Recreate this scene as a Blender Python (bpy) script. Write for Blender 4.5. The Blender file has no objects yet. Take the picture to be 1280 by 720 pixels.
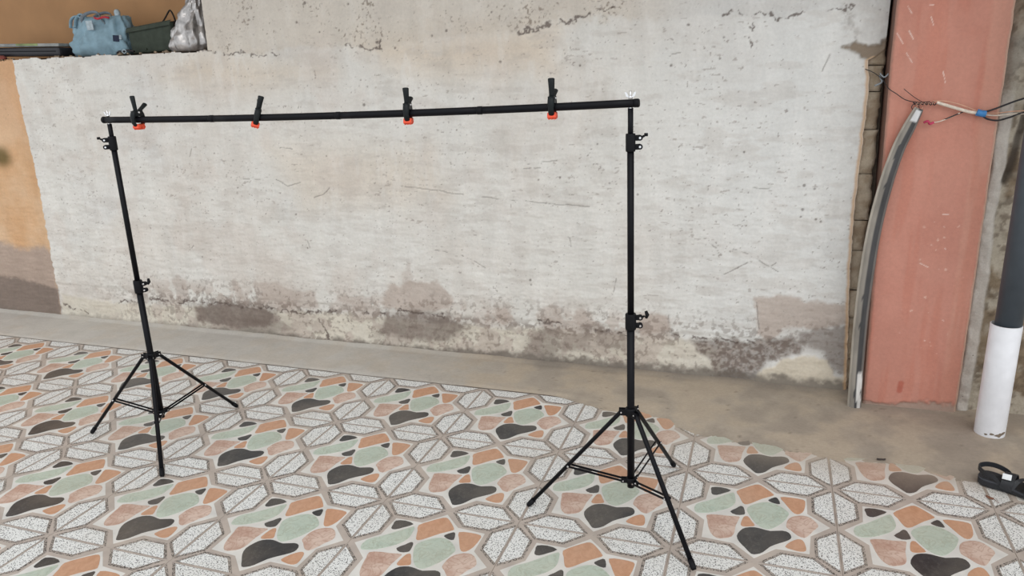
import bpy, bmesh, math, random
import numpy as np
from mathutils import Vector, Matrix, Euler

scene = bpy.context.scene
C = scene.collection
random.seed(7)
PI = math.pi

# ------------------------------------------------------------------ camera
cam_d = bpy.data.cameras.new('camera')
cam = bpy.data.objects.new('camera', cam_d)
C.objects.link(cam)
cam_d.sensor_width = 36.0
cam_d.lens = 942.8 / 1280 * 36.0
cam_d.clip_start = 0.02
rt = (0.9467731, 0.3202909, -0.0321614)
dn = (0.0610556, -0.2767746, -0.9589932)
fw = (-0.3160583, 0.9059854, -0.2815983)
cam.matrix_world = Matrix(((rt[0], -dn[0], -fw[0], 1.2281264),
                           (rt[1], -dn[1], -fw[1], -2.5765208),
                           (rt[2], -dn[2], -fw[2], 1.4655449),
                           (0, 0, 0, 1)))
scene.camera = cam

# ------------------------------------------------------------------ light
w = bpy.data.worlds.new('overcast_sky')
scene.world = w
w.use_nodes = True
wn = w.node_tree.nodes
wl = w.node_tree.links
wn.clear()
wo = wn.new('ShaderNodeOutputWorld')
bg = wn.new('ShaderNodeBackground')
bg.inputs['Color'].default_value = (0.93, 0.97, 1.0, 1)
bg.inputs['Strength'].default_value = 1.0
wl.new(bg.outputs[0], wo.inputs[0])

sun_d = bpy.data.lights.new('hazy_sun', 'SUN')
sun_d.energy = 0.7
sun_d.angle = math.radians(50)
sun_d.color = (1.0, 0.98, 0.95)
sun = bpy.data.objects.new('hazy_sun', sun_d)
C.objects.link(sun)
sun.rotation_euler = Vector((-0.5, 1.0, -1.1)).to_track_quat('-Z', 'Y').to_euler()

scene.view_settings.view_transform = 'Standard'
scene.view_settings.look = 'None'
scene.view_settings.gamma = 1
scene.view_settings.use_curve_mapping = False
scene.view_settings.exposure = 0.25

# ------------------------------------------------------------------ helpers
def srgb(r, g, b):
    return tuple(((c / 255.0) / 12.92 if c / 255.0 <= 0.04045 else ((c / 255.0 + 0.055) / 1.055) ** 2.4) for c in (r, g, b))


def tag(o, label=None, cat=None, group=None, kind=None):
    if label: o['label'] = label
    if cat: o['category'] = cat
    if group: o['group'] = group
    if kind: o['kind'] = kind
    return o


def empty(name, loc, rz=0.0, **k):
    o = bpy.data.objects.new(name, None)
    o.empty_display_size = 0.05
    C.objects.link(o)
    o.location = loc
    o.rotation_euler = (0, 0, rz)
    return tag(o, **k)


def frame_of(d):
    d = Vector(d).normalized()
    a = Vector((0, 0, 1)) if abs(d.z) < 0.9 else Vector((1, 0, 0))
    u = d.cross(a).normalized()
    return u, d.cross(u).normalized()


class MB:
    """collects boxes, tubes and sweeps that become ONE mesh object"""
    def __init__(self):
        self.v, self.f, self.m, self.s = [], [], [], []

    def add(self, vs, fs, mat=0, smooth=False):
        n = len(self.v)
        self.v += [tuple(p) for p in vs]
        for f in fs:
            self.f.append([i + n for i in f]); self.m.append(mat); self.s.append(smooth)
        return self

    def box(self, c, size, rot=None, mat=0, bev=0.0):
        sx, sy, sz = (s / 2 for s in size)
        b = min(bev, sx * .9, sy * .9, sz * .9)
        R = rot if rot is not None else Matrix.Identity(3)
        c = Vector(c)
        if b <= 0:
            P = [(x, y, z) for z in (-sz, sz) for y in (-sy, sy) for x in (-sx, sx)]
            F = [(0, 2, 3, 1), (4, 5, 7, 6), (0, 1, 5, 4), (2, 6, 7, 3), (0, 4, 6, 2), (1, 3, 7, 5)]
            return self.add([c + R @ Vector(p) for p in P], F, mat)
        bm = bmesh.new()
        bmesh.ops.create_cube(bm, size=1)
        for v in bm.verts:
            v.co = Vector((v.co.x * 2 * sx, v.co.y * 2 * sy, v.co.z * 2 * sz))
        bmesh.ops.bevel(bm, geom=bm.edges[:], offset=b, segments=2, affect='EDGES', profile=0.6)
        bm.verts.index_update()
        self.add([c + R @ v.co for v in bm.verts], [[v.index for v in f.verts] for f in bm.faces], mat, False)
        bm.free()
        return self

    def tube(self, pts, r, seg=12, mat=0, caps=True, smooth=True, flat=1.0, up=None):
        pts = [Vector(p) for p in pts]
        n = len(pts)
        rs = r if isinstance(r, (list, tuple)) else [r] * n
        base = len(self.v)
        u = None
        V = []
        for i, p in enumerate(pts):
            d = (pts[min(i + 1, n - 1)] - pts[max(i - 1, 0)]).normalized()
            if u is None:
                if up is not None:
                    u = Vector(up); u = (u - d * u.dot(d)).normalized()
                else:
                    u = frame_of(d)[0]
            else:
                u = (u - d * u.dot(d)).normalized()
            t = d.cross(u)
            for k in range(seg):
                a = 2 * PI * k / seg
                V.append(p + u * (rs[i] * math.cos(a)) + t * (rs[i] * flat * math.sin(a)))
        F = []
        for i in range(n - 1):
            for k in range(seg):
                a, b = i * seg + k, i * seg + (k + 1) % seg
                F.append((a, b, b + seg, a + seg))
        self.add(V, F, mat, smooth)
        if caps:
            self.f.append([base + k for k in range(seg)][::-1]); self.m.append(mat); self.s.append(False)
            self.f.append([base + (n - 1) * seg + k for k in range(seg)]); self.m.append(mat); self.s.append(False)
        return self

    def prism(self, poly, y0, y1, M=None, mat=0):
        """polygon in local xz extruded from y0 to y1"""
        n = len(poly)
        P = [Vector((x, y0, z)) for x, z in poly] + [Vector((x, y1, z)) for x, z in poly]
        if M is not None: P = [M @ p for p in P]
        F = [list(range(n)), list(range(n, 2 * n))[::-1]] + [(i, i + n, (i + 1) % n + n, (i + 1) % n) for i in range(n)]
        return self.add(P, F, mat)

    def build(self, name, mats, parent=None, loc=None, fix=True):
        me = bpy.data.meshes.new(name)
        me.from_pydata(self.v, [], self.f)
        for m in (mats if isinstance(mats, (list, tuple)) else [mats]):
            me.materials.append(m)
        me.polygons.foreach_set('material_index', self.m)
        me.polygons.foreach_set('use_smooth', self.s)
        if fix:
            bm = bmesh.new(); bm.from_mesh(me)
            bmesh.ops.recalc_face_normals(bm, faces=bm.faces[:])
            bm.to_mesh(me); bm.free()
        me.update()
        o = bpy.data.objects.new(name, me)
        C.objects.link(o)
        if parent: o.parent = parent
        if loc: o.location = loc
        return o


def spline(pts, k=4):
    pts = [Vector(p) for p in pts]
    out = []
    n = len(pts)
    for i in range(n - 1):
        a, b, c, d = pts[max(i - 1, 0)], pts[i], pts[i + 1], pts[min(i + 2, n - 1)]
        for j in range(k):
            t = j / k
            out.append(0.5 * ((2 * b) + (c - a) * t + (2 * a - 5 * b + 4 * c - d) * t * t + (3 * b - a - 3 * c + d) * t ** 3))
    out.append(pts[-1])
    return out


def closed_spline(poly, k=2):
    n = len(poly); out = []
    for i in range(n):
        a, b, c, d = (Vector((*poly[(i + j) % n], 0)) for j in (-1, 0, 1, 2))
        for j in range(k):
            t = j / k
            p = 0.5 * ((2 * b) + (c - a) * t + (2 * a - 5 * b + 4 * c - d) * t * t + (3 * b - a - 3 * c + d) * t ** 3)
            out.append((p.x, p.y))
    return out


# numpy value noise -------------------------------------------------
_rng = np.random.RandomState(3)
_tab = _rng.rand(512, 512)


def vnoise(x, y, s, seed=0):
    x = x * s + 37.3 * seed + 1000; y = y * s + 91.7 * seed + 1000
    xi = np.floor(x).astype(int); yi = np.floor(y).astype(int)
    fx = x - xi; fy = y - yi
    fx = fx * fx * (3 - 2 * fx); fy = fy * fy * (3 - 2 * fy)
    g = lambda a, b: _tab[a % 512, b % 512]
    return (g(xi, yi) * (1 - fx) + g(xi + 1, yi) * fx) * (1 - fy) + (g(xi, yi + 1) * (1 - fx) + g(xi + 1, yi + 1) * fx) * fy


def fbm(x, y, s, o=4, seed=0):
    r = 0; a = 0.5; t = 0
    for i in range(o):
        r = r + a * vnoise(x, y, s * 2 ** i, seed + i * 5); t += a; a *= 0.55
    return r / t


def sstep(a, b, x):
    t = np.clip((x - a) / (b - a), 0, 1)
    return t * t * (3 - 2 * t)


def sdist(x, y, poly):
    """signed distance, positive inside"""
    d = np.full(x.shape, 1e9); inside = np.zeros(x.shape, bool)
    n = len(poly)
    for i in range(n):
        ax, ay = poly[i]; bx, by = poly[(i + 1) % n]
        ex, ey = bx - ax, by - ay
        t = np.clip(((x - ax) * ex + (y - ay) * ey) / (ex * ex + ey * ey + 1e-12), 0, 1)
        d = np.minimum(d, np.hypot(x - ax - t * ex, y - ay - t * ey))
        if ey != 0:
            c = ((ay > y) != (by > y)) & (x < (bx - ax) * (y - ay) / ey + ax)
            inside ^= c
    return np.where(inside, d, -d)


def ldist(x, y, line):
    d = np.full(x.shape, 1e9)
    for (ax, ay), (bx, by) in zip(line[:-1], line[1:]):
        ex, ey = bx - ax, by - ay
        t = np.clip(((x - ax) * ex + (y - ay) * ey) / (ex * ex + ey * ey + 1e-12), 0, 1)
        d = np.minimum(d, np.hypot(x - ax - t * ex, y - ay - t * ey))
    return d


def mix(c, m, col):
    return c * (1 - m[..., None]) + np.array(col) * m[..., None]


def grid_object(name, P, col, mat, parent=None, keep=None):
    """P: (nz, nx, 3) points, col: (nz, nx, 3) own colour of the surface"""
    nz, nx = P.shape[:2]
    idx = np.arange(nz * nx).reshape(nz, nx)
    q = np.stack([idx[:-1, :-1], idx[:-1, 1:], idx[1:, 1:], idx[1:, :-1]], -1)
    if keep is not None: q = q[keep]
    q = q.reshape(-1, 4)
    me = bpy.data.meshes.new(name)
    me.vertices.add(nz * nx); me.loops.add(q.size); me.polygons.add(len(q))
    me.vertices.foreach_set('co', P.reshape(-1).astype(np.float32))
    me.loops.foreach_set('vertex_index', q.reshape(-1).astype(np.int32))
    me.polygons.foreach_set('loop_start', (np.arange(len(q)) * 4).astype(np.int32))
    me.polygons.foreach_set('loop_total', np.full(len(q), 4, np.int32))
    me.polygons.foreach_set('use_smooth', np.ones(len(q), bool))
    a = me.color_attributes.new('own_colour', 'FLOAT_COLOR', 'POINT')
    c4 = np.concatenate([np.clip(col.reshape(-1, 3), 0.002, 1), np.ones((nz * nx, 1))], 1)
    a.data.foreach_set('color', c4.reshape(-1).astype(np.float32))
    me.materials.append(mat)
    me.update(); me.validate()
    o = bpy.data.objects.new(name, me)
    C.objects.link(o)
    if parent: o.parent = parent
    return o


# ------------------------------------------------------------------ materials
def nodes_of(name):
    m = bpy.data.materials.new(name); m.use_nodes = True
    nt = m.node_tree
    return m, nt, nt.nodes['Principled BSDF']


def N(nt, t, **k):
    n = nt.nodes.new(t)
    for a, b in k.items():
        if a.startswith('i_'):
            n.inputs[a[2:].replace('_', ' ')].default_value = b
        else:
            setattr(n, a, b)
    return n


def ramp(nt, src, stops):
    r = nt.nodes.new('ShaderNodeValToRGB')
    e = r.color_ramp.elements
    while len(e) < len(stops): e.new(0.5)
    for el, (p, c) in zip(e, stops):
        el.position = p
        el.color = (c, c, c, 1) if isinstance(c, (int, float)) else (*c, 1)
    nt.links.new(src, r.inputs[0])
    return r.outputs[0]


def mixc(nt, fac, a, b, mode='MIX'):
    n = nt.nodes.new('ShaderNodeMix'); n.data_type = 'RGBA'; n.blend_type = mode
    for sock, v in ((n.inputs[0], fac), (n.inputs[6], a), (n.inputs[7], b)):
        if hasattr(v, 'is_linked'): nt.links.new(v, sock)
        elif isinstance(v, (int, float)): sock.default_value = v
        else: sock.default_value = (*v, 1)
    return n.outputs[2]


def plain(name, col, rough=0.5, metal=0.0, bump=0.0, scale=60, var=0.06, spec=0.5):
    m, nt, b = nodes_of(name)
    tc = N(nt, 'ShaderNodeTexCoord')
    nz = N(nt, 'ShaderNodeTexNoise', i_Scale=scale, i_Detail=4.0)
    nt.links.new(tc.outputs['Object'], nz.inputs['Vector'])
    dark = tuple(c * (1 - var * 3) for c in col); lite = tuple(min(1, c * (1 + var * 3)) for c in col)
    nt.links.new(ramp(nt, nz.outputs[0], [(0.3, dark), (0.7, lite)]), b.inputs['Base Color'])
    b.inputs['Roughness'].default_value = rough
    b.inputs['Metallic'].default_value = metal
    b.inputs['Specular IOR Level'].default_value = spec
    if bump:
        bp = N(nt, 'ShaderNodeBump', i_Strength=bump, i_Distance=0.002)
        nt.links.new(nz.outputs[0], bp.inputs['Height']); nt.links.new(bp.outputs[0], b.inputs['Normal'])
    return m


def attr_surface(name, rough=0.9, bump=0.5, fine=350, speck=0.5, streak=True, grain=.93):
    """plaster / cement: the mesh's own colour with fine grain, pits and brush relief"""
    m, nt, b = nodes_of(name)
    at = N(nt, 'ShaderNodeVertexColor', layer_name='own_colour')
    tc = N(nt, 'ShaderNodeTexCoord')
    n1 = N(nt, 'ShaderNodeTexNoise', i_Scale=fine * 0.25, i_Detail=6.0, i_Roughness=0.65)
    n2 = N(nt, 'ShaderNodeTexNoise', i_Scale=9.0, i_Detail=5.0, i_Roughness=0.6)
    vo = N(nt, 'ShaderNodeTexVoronoi', i_Scale=38.0)
    n3 = N(nt, 'ShaderNodeTexNoise', i_Scale=7.0, i_Detail=3.0)
    mp = N(nt, 'ShaderNodeMapping'); mp.inputs['Scale'].default_value = (1.0, 1.0, 0.35 if streak else 1.0)
    for n in (n1, n2, vo, n3):
        nt.links.new((mp.outputs[0] if n is n2 else tc.outputs['Object']), n.inputs['Vector'])
    nt.links.new(tc.outputs['Object'], mp.inputs['Vector'])
    c = mixc(nt, 1.0, at.outputs[0], ramp(nt, n1.outputs[0], [(0.3, grain), (0.7, 1.04)]), 'MULTIPLY')
    c = mixc(nt, 1.0, c, ramp(nt, n2.outputs[0], [(0.3, 0.93), (0.7, 1.05)]), 'MULTIPLY')
    # small pits only where a wide noise allows them
    mm = N(nt, 'ShaderNodeMath', operation='MULTIPLY')
    nt.links.new(ramp(nt, vo.outputs['Distance'], [(0.06, 1.0), (0.13, 0.0)]), mm.inputs[0])
    nt.links.new(ramp(nt, n3.outputs[0], [(0.55, 0.0), (0.68, speck)]), mm.inputs[1])
    c = mixc(nt, mm.outputs[0], c, srgb(95, 80, 70))
    nt.links.new(c, b.inputs['Base Color'])
    b.inputs['Roughness'].default_value = rough
    b.inputs['Specular IOR Level'].default_value = 0.25
    bp = N(nt, 'ShaderNodeBump', i_Strength=bump, i_Distance=0.0025)
    nt.links.new(n1.outputs[0], bp.inputs['Height'])
    bp2 = N(nt, 'ShaderNodeBump', i_Strength=bump * 0.7, i_Distance=0.006)
    nt.links.new(n2.outputs[0], bp2.inputs['Height']); nt.links.new(bp.outputs[0], bp2.inputs['Normal'])
    nt.links.new(bp2.outputs[0], b.inputs['Normal'])
    return m


def dust_mix(nt, c):
    """floor dirt in world space: a thin brown film near the cement on the right, faint elsewhere"""
    g = N(nt, 'ShaderNodeNewGeometry')
    sx = N(nt, 'ShaderNodeSeparateXYZ'); nt.links.new(g.outputs['Position'], sx.inputs[0])
    n = N(nt, 'ShaderNodeTexNoise', i_Scale=3.5, i_Detail=6.0, i_Roughness=0.6)
    nt.links.new(g.outputs['Position'], n.inputs['Vector'])
    a = N(nt, 'ShaderNodeMapRange'); a.inputs['From Min'].default_value = 0.02; a.inputs['From Max'].default_value = 0.38
    nt.links.new(sx.outputs[1], a.inputs[0])
    b = N(nt, 'ShaderNodeMapRange'); b.inputs['From Min'].default_value = 0.5; b.inputs['From Max'].default_value = 1.9
    nt.links.new(sx.outputs[0], b.inputs[0])
    m = N(nt, 'ShaderNodeMath', operation='MULTIPLY'); nt.links.new(a.outputs[0], m.inputs[0]); nt.links.new(b.outputs[0], m.inputs[1])
    m2 = N(nt, 'ShaderNodeMath', operation='ADD'); nt.links.new(m.outputs[0], m2.inputs[0])
    nt.links.new(ramp(nt, n.outputs[0], [(0.4, 0.0), (0.8, 0.30)]), m2.inputs[1])
    m3 = N(nt, 'ShaderNodeMath', operation='MINIMUM'); m3.inputs[1].default_value = 0.6
    nt.links.new(m2.outputs[0], m3.inputs[0])
    return mixc(nt, m3.outputs[0], c, srgb(172, 158, 142))


def marble(name, base, vein, dark=None, scale=9.0, rough=0.34, amount=0.7, veinw=0.04):
    m, nt, b = nodes_of(name)
    tc = N(nt, 'ShaderNodeTexCoord')
    nz = N(nt, 'ShaderNodeTexNoise', i_Scale=scale, i_Detail=5.0, i_Roughness=0.6, i_Distortion=1.2)
    nv = N(nt, 'ShaderNodeTexNoise', i_Scale=scale * 1.6, i_Detail=3.0, i_Distortion=2.0)
    for n in (nz, nv): nt.links.new(tc.outputs['Object'], n.inputs['Vector'])
    d = dark or tuple(c * 0.82 for c in base)
    c = ramp(nt, nz.outputs[0], [(0.35, d), (0.6, base)])
    v = ramp(nt, nv.outputs[0], [(0.5 - veinw, 0.0), (0.5, amount), (0.5 + veinw, 0.0)])
    c = mixc(nt, v, c, vein)
    nt.links.new(dust_mix(nt, c), b.inputs['Base Color'])
    b.inputs['Roughness'].default_value = rough
    b.inputs['Specular IOR Level'].default_value = 0.4
    return m


def speckled(name, ground, specks, scale, cover, rough=0.45):
    m, nt, b = nodes_of(name)
    g = N(nt, 'ShaderNodeNewGeometry')
    vo = N(nt, 'ShaderNodeTexVoronoi', i_Scale=scale)
    nz = N(nt, 'ShaderNodeTexNoise', i_Scale=scale * 0.9, i_Detail=1.0)
    for n in (vo, nz): nt.links.new(g.outputs['Position'], n.inputs['Vector'])
    ad = N(nt, 'ShaderNodeMath', operation='ADD')
    nt.links.new(vo.outputs['Distance'], ad.inputs[0])
    nt.links.new(nz.outputs[0], ad.inputs[1])
    f = ramp(nt, ad.outputs[0], [(cover - 0.05, 1.0), (cover + 0.05, 0.0)])
    c = mixc(nt, f, ground, specks)
    nt.links.new(dust_mix(nt, c), b.inputs['Base Color'])
    b.inputs['Roughness'].default_value = rough
    b.inputs['Specular IOR Level'].default_value = 0.4
    return m


def dusty_plain(name, col, rough=0.45, scale=14):
    m, nt, b = nodes_of(name)
    g = N(nt, 'ShaderNodeNewGeometry')
    nz = N(nt, 'ShaderNodeTexNoise', i_Scale=scale, i_Detail=5.0)
    nt.links.new(g.outputs['Position'], nz.inputs['Vector'])
    c = ramp(nt, nz.outputs[0], [(0.3, tuple(x * 0.85 for x in col)), (0.7, tuple(min(1, x * 1.1) for x in col))])
    nt.links.new(dust_mix(nt, c), b.inputs['Base Color'])
    b.inputs['Roughness'].default_value = rough
    b.inputs['Specular IOR Level'].default_value = 0.4
    return m


M = {}
M['plaster'] = attr_surface('painted_plaster', bump=.32)
M['cement'] = attr_surface('cement_screed', grain=.9, bump=0.35, speck=0.35, streak=False)
M['column'] = attr_surface('salmon_paint', rough=0.7, bump=0.25, speck=0.0)
M['masonry'] = attr_surface('rough_masonry', grain=.85, bump=1.0, fine=500, speck=0.8, streak=False)
M['orange_wall'] = plain('orange_wall_paint', srgb(180, 136, 94), 0.8, bump=0.2, scale=4, var=0.04)
M['hidden_mortar'] = plain('grey_mortar', srgb(120, 108, 95), 0.95, bump=0.5, scale=40)
M['ceiling_paint'] = plain('ceiling_paint', srgb(190, 185, 178), 0.9)
M['brick'] = plain('raw_brick', srgb(138, 120, 100), 0.95, bump=1.0, scale=70, var=0.1)
M['orange_edge'] = plain('old_orange_paint_edge', srgb(205, 165, 120), 0.9, bump=0.8, scale=90, var=0.1)
M['tile_frame'] = dusty_plain('taupe_tile_print', srgb(178, 166, 157))
M['tile_joint'] = dusty_plain('dirty_joint', srgb(158, 144, 134), 0.9)
M['tile_white'] = dusty_plain('white_tile_print', srgb(214, 211, 206))
M['terrazzo'] = speckled('black_specked_white_print', srgb(222, 222, 220), srgb(46, 46, 48), 220.0, 0.81)
M['dotted'] = speckled('dotted_border_print', srgb(160, 150, 142), srgb(50, 45, 43), 240.0, 0.98)
M['green_marble'] = marble('pale_green_marble', srgb(184, 194, 180), srgb(148, 148, 126), srgb(170, 183, 170), 14, amount=.5)
M['orange_stone'] = marble('terracotta_orange_stone', srgb(196, 150, 120), srgb(172, 120, 92), srgb(184, 137, 106), 30, amount=0.3)
M['pink_marble'] = marble('pink_veined_marble', srgb(206, 182, 168), srgb(158, 118, 100), srgb(182, 148, 132), 10, amount=0.55, veinw=0.06)
M['black_stone'] = marble('charcoal_stone', srgb(52, 52, 54), srgb(104, 102, 98), srgb(42, 42, 44), 12, amount=0.35, veinw=0.02)
M['black_metal'] = plain('black_painted_metal', srgb(13, 13, 18), 0.45, 0.0, scale=30, var=0.05, spec=.16)
M['black_plastic'] = plain('black_plastic', srgb(17, 17, 21), 0.55, scale=80, spec=.16)
M['dark_green_plastic'] = plain('black_green_plastic', srgb(17, 22, 24), 0.5, spec=.25)
M['chrome'] = plain('chromed_steel', (0.75, 0.75, 0.76), 0.25, 1.0, var=0.01)
M['orange_rubber'] = plain('orange_red_rubber', srgb(228, 78, 44), 0.55)
M['grey_board'] = None
M['white_paint_blot'] = plain('white_paint_blot', srgb(215, 212, 208), 0.8)
M['pvc_white'] = plain('white_plastic_pipe', srgb(224, 224, 228), 0.4, scale=18, var=0.02)
M['pvc_dark'] = plain('dark_grey_pipe', srgb(72, 80, 88), 0.5, scale=12, var=0.05)
M['wire_black'] = plain('black_wire_sheath', srgb(38, 36, 40), 0.6)
M['wire_white'] = plain('cream_cable_sheath', srgb(218, 205, 190), 0.6)
M['wire_copper'] = plain('pinkish_wire', srgb(205, 160, 135), 0.5)
M['blue_tape'] = plain('blue_tape', srgb(58, 128, 190), 0.5)
M['pink_rag'] = plain('magenta_tape', srgb(190, 60, 95), 0.7)
M['blue_cloth'] = plain('pale_blue_fabric', srgb(136, 164, 178), 0.85, bump=0.3, scale=25, var=0.05)
M['grey_strap'] = plain('grey_webbing', srgb(120, 128, 136), 0.85)
M['red_cloth'] = plain('red_ribbon', srgb(178, 50, 62), 0.8)
M['white_tag'] = plain('white_paper_tag', srgb(170, 184, 192), 0.7)
M['navy'] = plain('navy_print', srgb(26, 36, 62), 0.7)
M['green_canvas'] = plain('dark_green_canvas', srgb(58, 66, 56), 0.85, bump=0.3, scale=30, var=0.07)
M['dark_brown'] = plain('dark_brown_canvas', srgb(40, 32, 28), 0.85)
M['silver_film'] = plain('silvery_plastic_film', srgb(180, 176, 174), 0.22, 0.45, bump=0.8, scale=35, var=0.12, spec=0.8)
M['case_black'] = plain('black_case', srgb(34, 32, 38), 0.5)
M['paper_grey'] = plain('printed_paper', srgb(140, 142, 140), 0.7, scale=12, var=0.15)
M['paper_green'] = plain('green_print', srgb(128, 142, 96), 0.7, scale=14, var=0.15)
M['rust_cloth'] = plain('dusty_red_cloth', srgb(140, 76, 66), 0.9)
M['sandal_black'] = plain('black_foam', srgb(32, 33, 37), 0.55, bump=0.3, scale=60)
M['sandal_edge'] = plain('worn_black_edge', srgb(60, 62, 68), 0.6)
M['white_badge'] = plain('white_badge', srgb(225, 228, 230), 0.5, var=0.02)
M['brown_leaf'] = plain('brown_dry_leaf', srgb(118, 78, 60), 0.8)
M['dark_debris'] = plain('dark_debris', srgb(60, 52, 50), 0.9)
M['grey_ash'] = plain('blue_grey_mortar', srgb(150, 158, 165), 0.9)

# traced wear and step shadow of the wall, metres on the wall plane (x, z)
WALL_PATCHES = {
'M_left' : [(-4.614, 0.504), (-3.477, 0.494), (-3.283, 0.439), (-3.104, 0.468), (-3.03, 0.42), (-3.076, 0.017), (-4.826, -0.037)] ,
'D_left' : [(-4.718, 0.239), (-3.552, 0.248), (-3.307, 0.235), (-3.066, 0.185), (-3.079, 0.005), (-4.838, -0.068)] ,
'cream' : [(-3.033, 0.155), (-2.565, 0.134), (-2.04, 0.146), (-1.496, 0.161), (-0.916, 0.185), (-0.16, 0.172), (0.272, 0.191), (0.673, 0.199), (0.902, 0.195), (1.051, 0.144), (1.059, -0.027), (0.435, -0.022), (-0.937, -0.015), (-3.077, -0.011)] ,
'D1' : [(-1.993, 0.144), (-1.8, 0.188), (-1.494, 0.176), (-1.417, 0.148), (-1.467, 0.066), (-1.684, 0.028), (-1.993, 0.053)] ,
'D1b' : [(-1.67, 0.114), (-1.419, 0.133), (-1.294, 0.06), (-1.519, 0.012), (-1.684, 0.028)] ,
'M1' : [(-2.132, 0.315), (-2.08, 0.343), (-2.021, 0.312), (-2.03, 0.172), (-2.114, 0.166)] ,
'M2' : [(-1.68, 0.333), (-1.648, 0.325), (-1.613, 0.192), (-1.677, 0.177)] ,
'M3' : [(-1.538, 0.322), (-1.388, 0.35), (-1.289, 0.3), (-1.133, 0.296), (-1.119, 0.198), (-1.44, 0.175), (-1.532, 0.217)] ,
'M4' : [(-1.052, 0.241), (-0.955, 0.294), (-0.831, 0.293), (-0.824, 0.211), (-1.059, 0.184)] ,
'M5' : [(-0.706, 0.324), (-0.654, 0.372), (-0.593, 0.362), (-0.548, 0.392), (-0.395, 0.397), (-0.321, 0.349), (-0.297, 0.294), (-0.355, 0.246), (-0.523, 0.233), (-0.714, 0.233)] ,
'M5b' : [(-0.588, 0.42), (-0.541, 0.488), (-0.527, 0.424), (-0.551, 0.356), (-0.585, 0.345)] ,
'D2' : [(-0.703, 0.192), (-0.523, 0.224), (-0.338, 0.211), (-0.25, 0.165), (-0.346, 0.081), (-0.488, 0.063), (-0.778, 0.066)] ,
'M6' : [(-0.2, 0.257), (-0.088, 0.283), (0.019, 0.256), (0.06, 0.182), (-0.16, 0.172)] ,
'M8' : [(-0.058, 0.268), (-0.006, 0.284), (0.023, 0.222), (-0.018, 0.184), (-0.061, 0.198)] ,
'M9' : [(0.139, 0.265), (0.232, 0.323), (0.282, 0.293), (0.289, 0.226), (0.188, 0.201)] ,
'M10' : [(0.347, 0.298), (0.388, 0.317), (0.428, 0.295), (0.456, 0.223), (0.363, 0.215)] ,
'D3' : [(0.124, 0.152), (0.23, 0.196), (0.287, 0.115), (0.227, 0.031), (0.078, 0.052)] ,
'D4' : [(0.292, 0.175), (0.416, 0.203), (0.427, 0.093), (0.27, 0.07)] ,
'D4b' : [(0.456, 0.206), (0.603, 0.206), (0.616, 0.103), (0.456, 0.122)] ,
'M11' : [(0.656, 0.296), (0.755, 0.32), (0.809, 0.304), (0.81, 0.235), (0.731, 0.208), (0.674, 0.183), (0.657, 0.231)] ,
'D5' : [(0.909, 0.195), (0.994, 0.199), (1.21, 0.202), (1.347, 0.234), (1.417, 0.201), (1.403, 0.165), (1.274, 0.117), (1.195, 0.012), (1.058, -0.011), (1.002, 0.09), (0.948, 0.134)] ,
'M12' : [(1.19, 0.421), (1.282, 0.443), (1.418, 0.426), (1.573, 0.411), (1.589, 0.338), (1.461, 0.29), (1.343, 0.287), (1.254, 0.222), (1.217, 0.258)] ,
'D6' : [(1.388, 0.276), (1.598, 0.316), (1.62, 0.062), (1.55, 0.094), (1.504, 0.175), (1.4, 0.207)] ,
'C1' : [(1.178, -0.006), (1.252, 0.083), (1.353, 0.148), (1.464, 0.171), (1.527, 0.13), (1.551, 0.082), (1.605, 0.08), (1.605, -0.006), (1.416, -0.024), (1.204, -0.023)] ,
'TOP' : [(-1.667, 1.596), (-1.288, 1.567), (-1.116, 1.592), (-0.638, 1.574), (-0.253, 1.61), (0.066, 1.624), (0.293, 1.655), (0.439, 1.661), (0.719, 1.641), (0.854, 1.64), (1.001, 1.646), (1.066, 1.636), (1.177, 1.615), (1.239, 1.621), (1.299, 1.64), (1.388, 1.656), (1.483, 1.639), (1.443, 2.107), (-1.522, 2.4)] ,
'TR' : [(1.465, 1.652), (1.515, 1.614), (1.527, 1.538), (1.606, 1.504), (1.653, 1.547), (1.613, 1.953), (1.455, 1.967)] ,
'TRd' : [(1.457, 1.641), (1.502, 1.632), (1.526, 1.553), (1.505, 1.524), (1.472, 1.571)] ,
'BRK' : [(1.466, 1.494), (1.512, 1.511), (1.563, 1.497), (1.606, 1.507), (1.648, 1.542), (1.657, 1.457), (1.565, 1.448), (1.539, 1.473)] ,
'warm1' : [(-0.767, 1.616), (0.293, 1.641), (0.253, 1.453), (-0.264, 1.432), (-0.601, 1.498)] ,
'warm2' : [(-1.744, 1.575), (-1.292, 1.539), (-0.874, 1.468), (-1.313, 1.399), (-1.983, 1.457)] ,
'warm3' : [(-1.356, 1.11), (-0.371, 1.091), (-0.301, 0.833), (-1.15, 0.769)] ,
}
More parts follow.
